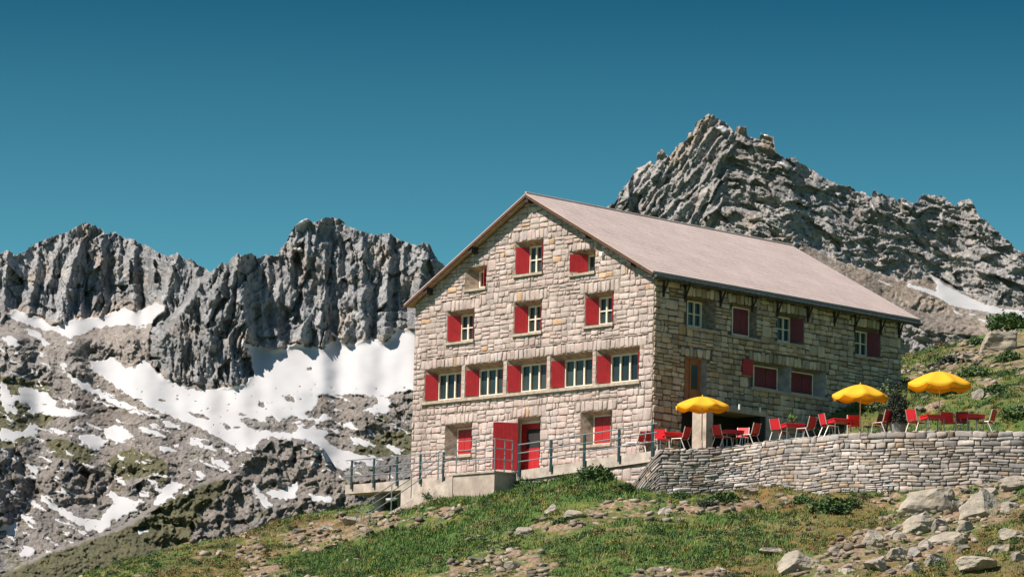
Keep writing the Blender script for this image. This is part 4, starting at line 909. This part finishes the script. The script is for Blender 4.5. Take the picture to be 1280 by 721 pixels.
def wmap(s, z, d):   # z is measured down from the top line; d < 0 is outward; battered face
    x = np.interp(s, wsm, wpx); y = np.interp(s, wsm, wpy); zt = np.interp(s, wsm, wpz); ax = np.interp(s, wsm, nx_); ay = np.interp(s, wsm, ny_)
    out = -d+(-z)*.10
    return x+ax*out, y+ay*out, zt+z
r = random.Random(77)
def dry_layout(s0, s1, z0, z1, hmin, hmax, wmin, wmax):
    out = []; z = z0
    while z < z1-.02:
        h = r.uniform(hmin, hmax); zt = min(z1, z+h)
        if z1-zt < hmin*.6: zt = z1
        s = s0-r.uniform(0, .3)
        while s < s1:
            w = r.uniform(wmin, wmax)*(1 if r.random() < .7 else 1.6); se = s+w
            a, b = max(s, s0), min(se, s1)
            if b-a > .06:
                if r.random() < .22 and zt-z > .13:
                    c = z+(zt-z)*r.uniform(.4, .6); out += [[a, b, z, c], [a, b, c, zt]]
                else: out.append([a, b, z, zt])
            s = se
        z = zt
    return out
flat_ = dry_layout(0, 5.2, -2.5, -.02, .07, .15, .18, .5); blocky = dry_layout(5.2, WL, -2.5, -.20, .10, .22, .20, .46)+dry_layout(5.2, WL, -.20, .03, .2, .23, .26, .46)
V1, F1, C1 = stones(flat_+blocky, wmap, r, gap=.006, proud=.06, jit=.05, tintf=tint_dry, wave=.10, seed=77, rough=.03)
n = len(wsm); bv = [wmap(wsm[k], z, .05) for z in (-2.7, -.03) for k in range(n)]; bv += [(wmap(wsm[k], -.03, .55)) for k in range(n)]
bf = [(k, k+1, n+k+1, n+k) for k in range(n-1)]+[(n+k, n+k+1, 2*n+k+1, 2*n+k) for k in range(n-1)]
V = np.concatenate([V1, np.array(bv, float)]); nV = len(V1)
rel(obj('stone_face', V, [tuple(f) for f in F1.tolist()]+[tuple(i+nV for i in f) for f in bf], [M_DRYSTONE, M_MORTAR], rw, [0]*len(F1)+[1]*len(bf), True, np.concatenate([C1, np.full((len(bv), 3), .6)])), rw)
# capping stones lying on top
def lump(cx, cy, cz, sx, sy, sz, rnd, rz=0, sub=2, sharp=.18, cuts=5):
    import bmesh
    bm = bmesh.new(); bmesh.ops.create_icosphere(bm, subdivisions=sub, radius=1)
    V = np.array([v.co[:] for v in bm.verts]); F = [tuple(v.index for v in f.verts) for f in bm.faces]; bm.free()
    V = np.sign(V)*np.abs(V)**.72
    for _ in range(cuts):   # broken facets
        d = np.array([rnd.gauss(0, 1) for _ in range(3)]); d /= np.linalg.norm(d); c = rnd.uniform(.5, .8)
        q = V@d; V = V-np.outer(np.maximum(q-c, 0), d)*.985
    o = rnd.uniform(0, 99); V = V*(1+sharp*pn(V[:, 0]*1.3+o, V[:, 1]*1.3+V[:, 2]*1.7, 3)+sharp*.5*pn(V[:, 0]*3.1+o, V[:, 2]*3.1+V[:, 1], 4)+sharp*.22*pn(V[:, 0]*8+o+V[:, 1]*3, V[:, 2]*8, 5))[:, None]
    V = V*np.array([sx, sy, sz]); c, s = math.cos(rz), math.sin(rz)
    return np.stack([V[:, 0]*c-V[:, 1]*s+cx, V[:, 0]*s+V[:, 1]*c+cy, V[:, 2]+cz], 1), F
s = .1; VV = []; FF = []; CC = []; n = 0
while s < WL:
    w = r.uniform(.2, .42); x, y, z = wmap(s+w/2, 0, .16); k = int(np.clip(s/WL*199, 0, 199)); az = math.atan2(ny_[k], nx_[k])+math.pi/2
    v, f = lump(float(x), float(y), float(z)+r.uniform(-.02, .03), w/2*1.02, .2, r.uniform(.045, .075), r, az, 2, .12)
    VV.append(v); FF += [tuple(i+n for i in q) for q in f]; CC.append(np.repeat([tint_dry(r)], len(v), 0)); n += len(v); s += w
rel(obj('capping_stones', np.concatenate(VV), FF, M_DRYSTONE, rw, None, False, np.concatenate(CC)), rw)
# ------------------------------------------------------------------ terrace furniture
def copy_tree(o, parent=None):
    c = o.copy(); COL.objects.link(c)
    if parent: c.parent = parent
    for ch in o.children: copy_tree(ch, c)
    return c
CH_G = 'red metal chairs on the terrace'
def make_chair(red, label):
    t = thing('garden_chair', (0, 0, 0), label, 'chair', CH_G)
    mb = MB(); mb.box(-.21, .21, -.20, .22, .435, .46); mb.box(-.21, .21, .20, .235, .41, .455); mb.build('seat', red, t)
    mb = MB(); n = 5
    for k in range(n):
        a, b = k/n, (k+1)/n
        y0, z0, y1, z1 = -.235-.10*a, .49+.37*a, -.235-.10*b, .49+.37*b
        mb.hexa([(-.205, y0-.012, z0), (.205, y0-.012, z0), (.205, y0+.012, z0), (-.205, y0+.012, z0), (-.205, y1-.012, z1), (.205, y1-.012, z1), (.205, y1+.012, z1), (-.205, y1+.012, z1)])
    mb.build('backrest', red, t)
    for sx in (-1, 1):
        mb = MB(); mb.tube([(sx*.225, .30, 0), (sx*.225, .21, .44)], .017, 6); mb.build('leg', M_ALU, t)
        mb = MB(); mb.tube([(sx*.225, -.36, 0), (sx*.225, -.16, .44)], .017, 6); mb.build('leg', M_ALU, t)
        mb = MB(); mb.tube([(sx*.225, .23, .44), (sx*.225, -.20, .445), (sx*.225, -.235, .49), (sx*.22, -.34, .87)], .014, 6); mb.build('frame', M_ALU, t)
    return t
def behind_wall(px, back):
    """point on the terrace a given way behind the wall top, seen along the photo column px"""
    t = np.linspace(0, 1, 4000); s_ = t*WL; x = np.interp(s_, wsm, wpx); y = np.interp(s_, wsm, wpy)
    z = np.interp(s_, wsm, wpz); u, v, w = project(np.stack([x, y, z], 1)); k = int(np.argmin(np.abs(u-px)))
    d = np.array([x[k], y[k]])-CAM[:2]; d /= np.linalg.norm(d); q = np.array([x[k], y[k]])+d*back
    return np.array([q[0], q[1], gz(q[0], q[1])])
CHAIRS = [  # px, py of the feet (or how far behind the wall, metres), ground height (None: as it lies), facing deg from photo right (0 right, 180 left, -90 to the viewer, 90 away), dark, label
 (793, 569, -.33, 150, 0, 'red chair on the walkway at the house corner, leftmost chair of all'),
 (810, 569, -.31, 110, 0, 'red chair half hidden behind the railing end at the house corner'),
 (827, 1.1, None, -80, 0, 'red chair facing the viewer between railing end and concrete pier'),
 (850, 1.0, None, 145, 0, 'red chair turned left just left of the concrete pier'),
 (903, .6, None, 40, 0, 'red chair turned right just right of the concrete pier'),
 (937, .6, None, 140, 0, 'red chair turned left in front of the dark recess'),
 (926, 1.5, None, -110, 0, 'red chair behind the table in front of the dark recess'),
 (975, .6, None, 45, 0, 'red chair turned right beside the foot of the pale steps'),
 (1007, .7, None, 138, 0, 'red chair turned left at the table with the small green plant'),
 (1037, .6, None, 22, 0, 'red chair turned right, left of the middle parasol'),
 (1067, 1.1, None, -95, 0, 'red chair seen from its front right by the middle parasol pole'),
 (1102, .6, None, 135, 0, 'red chair turned left, right of the middle parasol'),
 (1090, 1.6, None, 150, 1, 'shaded dark red chair behind the one right of the middle parasol'),
 (1146, .6, None, 42, 0, 'red chair turned right, left of the large right parasol'),
 (1186, 1.2, None, -85, 0, 'red chair seen from its front just right of the right parasol pole'),
 (1203, 1.2, None, -95, 1, 'dark shaded red chair between two tables under the right parasol'),
 (1232, .9, None, 150, 0, 'red chair turned left at the far right end of the terrace')]
c_red = make_chair(M_CHAIR, CHAIRS[0][5]); c_dark = None
vr = math.atan2(RH[1], RH[0])
for i, (px, py, z, ang, dark, lab) in enumerate(CHAIRS):
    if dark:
        if c_dark is None: c_dark = o = make_chair(M_CHAIRSHADE, lab)
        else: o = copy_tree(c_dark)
    else: o = c_red if i == 0 else copy_tree(c_red)
    if z is None: p = behind_wall(px, py)
    else: p = at_z(px, py, z)
    o.location = (p[0], p[1], p[2]+.005); a = vr+math.radians(ang); o.rotation_euler = (0, 0, a-math.pi/2); o.scale = (1.06,)*3; o['label'] = lab
def make_table(lab):
    t = thing('garden_table', (0, 0, 0), lab, 'table', 'red square tables on the terrace')
    mb = MB(); mb.box(-.38, .38, -.38, .38, .70, .735); mb.box(-.36, .36, -.36, .36, .60, .70); mb.build('tabletop', M_CHAIR, t)
    for x in (-1, 1):
        for y in (-1, 1):
            mb = MB(); mb.tube([(x*.31, y*.31, 0), (x*.31, y*.31, .66)], .02, 6); mb.build('leg', M_STEEL, t)
    return t
TB_ = [(838, 1.5, 'red table left of the concrete pier, half hidden by it'), (915, 1.1, 'red table right of the concrete pier before the dark recess'), (990, 1.0, 'red table with the small green potted plant on it'),
       (1050, 1.0, 'red table left of the middle parasol pole'), (1166, .9, 'red table by the pole of the right parasol'), (1215, .9, 'red table between the dark chair and the rightmost chair')]
t0 = None
for px, py, lab in TB_:
    o = make_table(lab) if t0 is None else copy_tree(t0); t0 = t0 or o
    p = behind_wall(px, py)
    o.location = (p[0], p[1], p[2]+.005); o.rotation_euler = (0, 0, vr+.25); o['label'] = lab
    if 'plant' in lab: plant_at = (p[0], p[1], p[2]+.74)
# parasols
my, nty, by = pbr('yellow_canvas_cloth')
by.inputs['Base Color'].default_value = (.88, .49, .018, 1); by.inputs['Roughness'].default_value = .8
tr = nty.nodes.new('ShaderNodeBsdfTranslucent'); tr.inputs['Color'].default_value = (.85, .33, .01, 1)
ms = nty.nodes.new('ShaderNodeMixShader'); ms.inputs[0].default_value = .3
nty.links.new(by.outputs[0], ms.inputs[1]); nty.links.new(tr.outputs[0], ms.inputs[2]); nty.links.new(ms.outputs[0], nty.nodes['Material Output'].inputs['Surface'])
def make_parasol(loc, R_, rim, top, lab, foot=None, rot=.2, seed=1):
    t = thing('parasol', loc, lab, 'parasol', 'yellow parasols on the terrace', rot); rnd = random.Random(seed)
    nseg = 8; sub = 6; nr_ = 8; V = []; F = []
    N = nseg*sub
    def pt(k, f, dz=0):
        a = 2*math.pi*k/N; ph = (k % sub)/sub; sag = math.sin(math.pi*ph)
        rr = R_*f*(math.cos(math.pi/nseg)/math.cos((ph-.5)*2*math.pi/nseg))*1.04
        z = rim+(top-rim)*(1-f**1.55)-.085*sag*f*f
        return (rr*math.cos(a), rr*math.sin(a), z+dz)
    V.append((0, 0, top))
    for j in range(1, nr_+1):
        for k in range(N): V.append(pt(k, j/nr_))
    for k in range(N):   # valance with scallops
        ph = (k % sub)/sub; x, y, z = pt(k, 1.0); V.append((x*1.005, y*1.005, z-.045)); 
    for k in range(N):
        ph = (k % sub)/sub; x, y, z = pt(k, 1.0); V.append((x*1.0, y*1.0, z-.085-.03*math.sin(math.pi*ph)+rnd.uniform(-.006, .006)))
    for k in range(N): F.append((0, 1+k, 1+(k+1) % N))
    for j in range(nr_+1):
        for k in range(N):
            a = 1+j*N+k; b = 1+j*N+(k+1) % N; F.append((a, a+N, b+N, b))
    obj('canopy', V, F, my, t, smooth=True)
    mb = MB(); mb.tube([(0, 0, 0), (0, 0, top-.02)], .024, 8); mb.build('pole', M_POLE, t)
    mb = MB(); mb.tube([(0, 0, top-.02), (0, 0, top+.07)], [.03, .012], 8); mb.build('finial', M_YELLOW, t)
    for k in range(nseg):
        a = 2*math.pi*k/nseg; mb = MB(); c, s = math.cos(a), math.sin(a)
        mb.tube([(c*R_*f, s*R_*f, rim+(top-rim)*(1-f**1.55)-.03) for f in (.02, .25, .5, .75, 1)], .009, 5)
        mb.tube([(0, 0, rim-.05), (c*R_*.5, s*R_*.5, rim+(top-rim)*(1-.5**1.55)-.04)], .008, 5); mb.build('rib', M_POLE, t)
    mb = MB(); mb.tube([(0, 0, 0), (0, 0, .07), (0, 0, .075), (0, 0, .3)], [.22, .21, .04, .035], 14); mb.build('base', M_CONC, t)
    return t
p = behind_wall(1174, .75); make_parasol(tuple(p), 1.19, 1.88, 2.36, 'large yellow parasol at the right end of the terrace', rot=.3, seed=1)
p = behind_wall(1075, .7); make_parasol(tuple(p), 1.02, 1.55, 1.97, 'middle yellow parasol standing before the shaded slope', rot=.1, seed=2)
p = behind_wall(877, .45); make_parasol(tuple(p), 1.03, 1.70, 2.06, 'left yellow parasol against the concrete pier', rot=.45, seed=3)

# ------------------------------------------------------------------ plants
def leaf_cloud(rnd, n, rx, ry, rz, size, cols, base=0.0, hollow=.35):
    """many small leaves in an uneven clump"""
    V = np.zeros((n, 4, 3)); C = np.zeros((n, 3))
    rs = np.random.RandomState(rnd.randint(0, 99999))
    d = rs.normal(size=(n, 3)); d /= np.linalg.norm(d, axis=1)[:, None]; d[:, 2] = np.abs(d[:, 2])
    rad = hollow+(1-hollow)*rs.rand(n)**.6
    lob = 1+.35*pn(d[:, 0]*2.2+rnd.random()*9, d[:, 1]*2.2+d[:, 2]*2, 9)
    P = d*rad[:, None]*lob[:, None]*np.array([rx, ry, rz]); P[:, 2] += base
    a = rs.normal(size=(n, 3)); a /= np.linalg.norm(a, axis=1)[:, None]; b = np.cross(a, rs.normal(size=(n, 3))); b /= np.linalg.norm(b, axis=1)[:, None]
    s = size*(.6+.8*rs.rand(n))[:, None]
    V[:, 0] = P-a*s; V[:, 1] = P+b*s*.5; V[:, 2] = P+a*s; V[:, 3] = P-b*s*.5
    cols = np.array(cols); k = rs.randint(0, len(cols), n); C = cols[k]*(.75+.5*rs.rand(n))[:, None]
    return V.reshape(-1, 3), np.arange(n*4).reshape(n, 4), np.repeat(C, 4, 0)
GREENS = [(.03, .075, .012), (.045, .10, .02), (.022, .055, .012), (.07, .11, .02)]
DARKG = [(.018, .03, .016), (.03, .05, .02), (.012, .02, .014), (.04, .06, .03)]
r = random.Random(99); protos = []
for k in range(4):
    V, F, C = leaf_cloud(r, 900, .5, .45, .42, .055, GREENS if k < 3 else DARKG); me = obj('low_shrub', V, F, M_LEAF, colors=C); protos.append(me)
SH = [(1037, 641, 44, 0, 'dark green bush on the grass below the retaining wall, the widest there'), (1062, 634, 30, 1, 'green bush just left of the big lichened boulder, under the wall'), (1003, 628, 24, 2, 'small bush near the wall foot left of the widest bush'),
      (906, 628, 34, 1, 'bush at the foot of the retaining wall below the concrete pier side'), (884, 634, 26, 3, 'dark bush left of the one at the wall foot, on the pale scree'), (704, 656, 26, 0, 'single dark bush on the grass below the sloping walkway'), (850, 622, 22, 2, 'little bush close under the left end of the retaining wall'),
      (1150, 488, 30, 0, 'green bush on the slope just left of the right parasol canopy'), (1188, 492, 34, 1, 'broad green bush on the slope behind the right parasol'), (1216, 470, 30, 2, 'bush on the slope up right of the right parasol'), (1241, 492, 28, 0, 'bush on the slope straight above the rightmost chair'),
      (1262, 452, 32, 1, 'bush high on the slope near the right edge, below the bare rock'), (1185, 456, 30, 3, 'dark bush on the slope crest above the right parasol'), (1222, 432, 26, 0, 'bush just left of the bare rock high on the slope'), (1260, 408, 44, 2, 'wide green bush on the hill crest at the right edge'),
      (1268, 520, 30, 2, 'bush at the slope foot, right edge of the terrace'), (1092, 512, 26, 1, 'bush behind the middle parasol pole on its right'), (1050, 530, 24, 2, 'bush behind the middle table, left of the parasol pole'), (1128, 508, 24, 1, 'green bush just behind the dark leafy potted bush'),
      (590, 612, 26, 0, 'tuft-like bush against the face of the concrete landing block'), (545, 622, 26, 1, 'low bush at the stair wall left of the landing block'), (660, 607, 28, 2, 'low bush under the railing post by the red door'), (745, 598, 40, 1, 'broad bush at the foot of the walkway base wall'), (782, 612, 22, 0, 'small bush where the walkway base meets the retaining wall')]
for i, (px, py, w, k, lab) in enumerate(SH):
    p = hit(px, py); o = protos[k] if protos[k].get('label') is None else protos[k].copy()
    if o.name not in COL.objects: COL.objects.link(o)
    s = 1.3*w/FL*np.dot(p-CAM, FV)
    o.location = (p[0], p[1], p[2]-.05); o.scale = (s, s, s*.85); o.rotation_euler = (0, 0, r.uniform(0, 6)); tag(o, lab, 'bush', 'low green bushes')
# dark bush in a grey tub
p = behind_wall(1122, .8)
t = thing('potted_bush', tuple(p), 'tall dark leafy bush in a grey tub between the two right parasols', 'potted plant')
mb = MB(); mb.tube([(0, 0, 0), (0, 0, .42), (0, 0, .46)], [.24, .32, .34], 12); mb.build('tub', M_PLASTER, t)
V, F, C = leaf_cloud(r, 4200, .40, .40, 1.35, .045, DARKG+[(.03, .02, .03)], .42, .2); obj('foliage', V, F, M_LEAF, t, colors=C)
V, F, C = leaf_cloud(r, 90, .42, .42, .6, .028, [(.35, .01, .02), (.25, .25, .2)], .5, .8); obj('flower_heads', V, F, M_LEAF, t, colors=C)['kind'] = 'stuff'
p = behind_wall(1112, 2.0); p = p+np.array([FH[0], FH[1], 0])*1.5
t = thing('leafy_shrub', (p[0], p[1], gz(p[0], p[1])), 'tall pale leaved shrub rising behind the dark potted bush', 'shrub')
mb = MB()
for k in range(9):
    a = k*.7; mb.tube([(0, 0, 0), (.15*math.cos(a), .15*math.sin(a), .9), (.4*math.cos(a), .4*math.sin(a), 1.75)], [.02, .014, .006], 5)
mb.build('stems', M_DARKWOOD, t)
V, F, C = leaf_cloud(r, 1100, .60, .60, .95, .05, [(.10, .14, .05), (.16, .19, .09), (.06, .10, .03)], 1.35, .4); obj('foliage', V, F, M_LEAF, t, colors=C)
t = thing('potted_plant', plant_at, 'small bright green plant in a pot on a red table', 'potted plant')
mb = MB(); mb.tube([(0, 0, 0), (0, 0, .13)], [.06, .08], 10); mb.build('pot', M_DARKMETAL, t)
V, F, C = leaf_cloud(r, 130, .2, .2, .3, .055, [(.10, .20, .04), (.06, .16, .03)], .12, .2); obj('foliage', V, F, M_LEAF, t, colors=C)

# ------------------------------------------------------------------ boulders, each one its own
BO = [(1158, 640, 74, 46, 'large rounded boulder with yellow lichen below the wall, widest of all'), (1221, 648, 54, 48, 'pale grey upright boulder right of the widest lichened one'), (1087, 684, 32, 27, 'lone round brownish boulder on the grass left of the rock heap'),
      (1150, 664, 62, 30, 'slanting flat slab under the widest boulder'), (1190, 640, 44, 26, 'slab wedged between the two biggest boulders'), (1186, 682, 48, 28, 'humped boulder under the pale grey upright one'), (1143, 698, 24, 19, 'small pale boulder at the foot of the slanting slab'),
      (1001, 714, 60, 32, 'long lichened slab at the bottom edge of the meadow'), (966, 692, 34, 12, 'flat pale stone in the grass, leftmost of the lower right'), (1047, 694, 24, 10, 'flat stone left of the lone round boulder'), (1096, 711, 40, 20, 'broad broken stone below the lone round boulder'),
      (1266, 611, 56, 22, 'broad boulder against the wall foot at the right edge'), (1236, 620, 24, 14, 'small angular stone left of the broad boulder at the wall foot'), (1221, 712, 52, 20, 'low pale rock at the bottom right in the heath'), (1266, 674, 34, 18, 'rock near the right edge below the upright boulder'),
      (1247, 690, 30, 16, 'pale rock just above the low one at the bottom right'), (1272, 700, 26, 16, 'rock in the extreme bottom right corner'), (1204, 690, 26, 15, 'rock between the humped boulder and the low bottom right one'), (1166, 706, 34, 18, 'broken block at the bottom below the humped boulder'), (1140, 714, 26, 14, 'small block at the bottom edge of the rock heap'),
      (1060, 716, 24, 12, 'flat chip at the bottom edge right of the long slab'), (1208, 664, 30, 18, 'block squeezed under the pale grey upright boulder'), (1128, 676, 24, 14, 'stone at the left foot of the slanting flat slab'), (1262, 640, 30, 16, 'low rock on the right, between wall foot boulder and edge rock'),
      (1158, 688, 20, 15, 'small block in the heap beside the humped boulder'), (1120, 700, 34, 22, 'small stone left of the pale boulder in the heap'), (1172, 664, 28, 20, 'angular stone under the wedged slab'), (1113, 672, 20, 12, 'stone between lone boulder and slanting slab'), (1072, 706, 16, 10, 'small stone below the lone round boulder, left side'),
      (660, 668, 30, 14, 'flat sunlit stone on the pale earth bank, left end'), (716, 648, 34, 16, 'cracked pale rock on the earth bank below the walkway'), (832, 642, 24, 12, 'pale stone in the scree below the retaining wall'), (690, 640, 20, 12, 'pale stone just left of the cracked rock on the bank'), (940, 618, 22, 10, 'flat stone at the wall foot right of the two bushes'),
      (902, 716, 24, 10, 'small pale stone at the bottom edge in mid meadow'), (596, 706, 28, 16, 'jagged stone on the bottom earth bank, left'), (640, 712, 30, 14, 'jagged stone on the bottom earth bank, right'), (372, 668, 24, 12, 'pale stone right of the dirt path'), (440, 655, 30, 12, 'pale rock on the bank below the platform column'), (408, 662, 20, 10, 'small pale rock between path and platform'), (300, 672, 16, 8, 'stone at the top of the dirt path'),
      (1252, 440, 62, 36, 'big bare pinkish rock face high on the right slope'), (1210, 452, 36, 16, 'long bare rock left of the pinkish rock face'), (1168, 462, 22, 10, 'flat rock on the slope crest near the house corner'), (1176, 484, 18, 12, 'pale rock on the slope behind the right parasol'), (1222, 498, 18, 16, 'pinkish rock on the slope up right of the parasol table'), (1110, 480, 22, 10, 'pale rock by the leafy shrub near the house wall'), (1152, 514, 16, 8, 'pale flat stone behind the dark potted bush')]
for px, py, w, h, lab in BO:
    p = hit(px, py); m_ = np.dot(p-CAM, FV)/FL; rr = random.Random(px*7+py)
    V, F = lump(0, 0, h*m_*.22, w*m_/2, w*m_/2*rr.uniform(.7, 1), h*m_*.62, rr, -math.atan2(FH[0], FH[1])+rr.uniform(-.3, .3), 5 if w > 30 else 4, .12, 9 if w > 45 else 11)
    V = V+np.array([0, 0, 1.])*0; nn = V/np.linalg.norm(V, axis=1)[:, None]; fr = 22/(w*m_)*.5; V = V+nn*(w*m_)*(.006*ridged(V[:, 0]*fr*1.7+V[:, 1]*fr, V[:, 2]*fr*2.2+px, 4, 31)[:, None]+.010*facets(V[:, 0]*fr+V[:, 1]*fr*.8, V[:, 2]*fr*1.5, px, 1, 1, .5, .5, .8)[:, None])
    o = obj('boulder', V, F, M_BOULDER, None, None, False, np.repeat([tint_dry(rr) if w < 30 else (.95, .93, .88)], len(V), 0)); o.location = tuple(p)
    tag(o, lab, 'boulder', 'boulders and rocks on the hillside')
# loose scree: hundreds of stones nobody could count
rs = np.random.RandomState(4); nS = 15000
def scatter(n, s0, s1, d0, d1):
    s = rs.uniform(s0, s1, n); d = rs.uniform(d0, d1, n); return CAM[0]+RH[0]*s+FH[0]*d, CAM[1]+RH[1]*s+FH[1]*d
def free(x, y):
    m = ~((x > -1.45) & (x < 15.3) & (y > -.05) & (y < 14.2)); m &= ~((x > -2.55) & (x < -1) & (y > 6) & (y < 13)); m &= ~((x > -1.5) & (x < 0) & (y > -1.9) & (y < 16.7)); m &= ~((x > 1.4) & (x < 7.4) & (y > -1.6) & (y < 0))
    return m
x, y = scatter(60000, -18, 22, 98, 160); z = ground_z(x, y); d, l = masks_ground(x, y, z)
k = free(x, y) & (d+rs.uniform(-.22, .12, len(d)) > .43) & ~(in_upper(x, y) & (x < 4.5)); x, y, z = x[k][:nS], y[k][:nS], z[k][:nS]
def chip(q):
    v, f = lump(0, 0, 0, 1, 1, 1, random.Random(q), q, 1, .3); rr = random.Random(q+50)
    for _ in range(6):
        d = np.array([rr.gauss(0, 1) for _ in range(3)]); d /= np.linalg.norm(d); t_ = v@d; v = v-np.outer(np.maximum(t_-rr.uniform(.3, .6), 0), d)
    return v*np.array([1, rr.uniform(.5, .9), rr.uniform(.3, .6)]), f
tmpl = [chip(q) for q in range(16)]
VV = []; FF = []; CC = []; n = 0
for i in range(len(x)):
    v, f = tmpl[i % 16]; s = .03+.30*rs.rand()**3.8; a = rs.rand()*6.3; c, s_ = math.cos(a)*s, math.sin(a)*s
    VV.append(np.stack([v[:, 0]*c-v[:, 1]*s_+x[i], v[:, 0]*s_+v[:, 1]*c+y[i], v[:, 2]*s+z[i]+s*.35], 1)); FF.append(np.array(f)+n); n += len(v)
    b = rs.uniform(.3, 1.05); CC.append(np.repeat([(b*1.02, b*.94, b*.87)], len(v), 0))
o = obj('scree', np.concatenate(VV), np.concatenate(FF), M_BOULDER, None, None, False, np.concatenate(CC)); tag(o, 'loose pale stones scattered over the bare earth banks', 'scree', kind='stuff')
# dwarf shrubs, heather and rank clumps that cover the slope
x, y = scatter(26000, -18, 22, 99, 158); z = ground_z(x, y); d, l = masks_ground(x, y, z); hh = heath_mask(x, y, z)
k = free(x, y) & (d+rs.uniform(-.3, .1, len(d)) < .36) & ~(in_upper(x, y) & (x < 4.2)) & (fbm(x/2.1, y/2.1, 3, 720)+rs.uniform(-.3, .3, len(d)) > .0); x, y, z, hh = x[k][:4600], y[k][:4600], z[k][:4600], hh[k][:4600]
VV = []; FF = []; CC = []; n = 0; rr = random.Random(8)
pal = [[(.03, .07, .012), (.045, .10, .018)], [(.02, .045, .012), (.03, .06, .014)], [(.11, .14, .02), (.17, .18, .03)], [(.15, .08, .025), (.20, .12, .035)], [(.26, .21, .03), (.12, .12, .02)]]
for i in range(len(x)):
    kk = rr.choices(range(5), [3, 3, 2, .4+2.5*hh[i], .6+1.2*hh[i]])[0]; s_ = rr.uniform(.08, .22+.16*(rr.random() < .2))*(1.3 if kk < 2 else 1)
    v, f, c = leaf_cloud(rr, int(50+200*s_), s_, s_, s_*rr.uniform(.6, 1.0), .035, pal[kk], 0, .3); v = v+np.array([x[i], y[i], z[i]-.02])
    VV.append(v); FF.append(f+n); CC.append(c); n += len(v)
o = obj('ground_cover', np.concatenate(VV), np.concatenate(FF), M_LEAF, colors=np.concatenate(CC)); tag(o, 'low heather, dwarf shrubs and rank clumps covering the slope', 'ground cover', kind='stuff')
# grass
def grass(n, s0, s1, d0, d1, name, lab):
    x, y = scatter(n, s0, s1, d0, d1); z = ground_z(x, y); d, l = masks_ground(x, y, z)
    k = free(x, y) & (d+rs.uniform(-.25, .1, n) < .33) & ~(in_upper(x, y) & (x < 3.6) & (rs.rand(n) > .25)) & (rs.rand(n) < .35+l)
    x, y, z, l = x[k], y[k], z[k], l[k]; m = len(x); nb = 5
    hh = heath_mask(x, y, z); dry = np.clip(.30+1.5*fbm(x/1.6, y/1.6, 3, 700)-l*.5+hh*.45, 0, 1)
    tuft_h = (.05+.13*rs.rand(m)**1.5)*(.65+.6*l)
    V = np.zeros((m, nb, 3, 3)); C = np.zeros((m, nb, 3, 3))
    cg = np.array([[.06, .145, .014], [.085, .18, .022], [.04, .09, .014], [.13, .20, .03]])[rs.randint(0, 4, m)]; cy = np.array([[.25, .19, .05], [.30, .22, .10], [.20, .13, .05], [.34, .24, .03]])[rs.randint(0, 4, m)]
    ch = np.array([[.15, .085, .03], [.10, .07, .025], [.22, .15, .04], [.08, .08, .02]])[rs.randint(0, 4, m)]
    cy = np.where((rs.rand(m) < hh)[:, None], ch, cy); col = np.where((rs.rand(m) < dry*.75)[:, None], cy, cg)
    for b in range(nb):
        a = rs.rand(m)*6.3; w = .010+.012*rs.rand(m); lean = tuft_h*(.3+.7*rs.rand(m)); h = tuft_h*(.7+.5*rs.rand(m))
        ox, oy = .05*rs.normal(size=m), .05*rs.normal(size=m)
        bx_, by_ = x+ox, y+oy
        V[:, b, 0] = np.stack([bx_-w*np.sin(a), by_+w*np.cos(a), z-.02], 1); V[:, b, 1] = np.stack([bx_+w*np.sin(a), by_-w*np.cos(a), z-.02], 1); V[:, b, 2] = np.stack([bx_+lean*np.cos(a), by_+lean*np.sin(a), z+h], 1)
        C[:, b] = (col*(.75+.5*rs.rand(m))[:, None])[:, None, :]
    o = obj(name, V.reshape(-1, 3), np.arange(m*nb*3).reshape(-1, 3), M_LEAF, colors=C.reshape(-1, 3)); tag(o, lab, 'grass', kind='stuff')
grass(230000, -18, 21, 98, 158, 'grass', 'tufts of green and straw coloured alpine grass over the hillside')
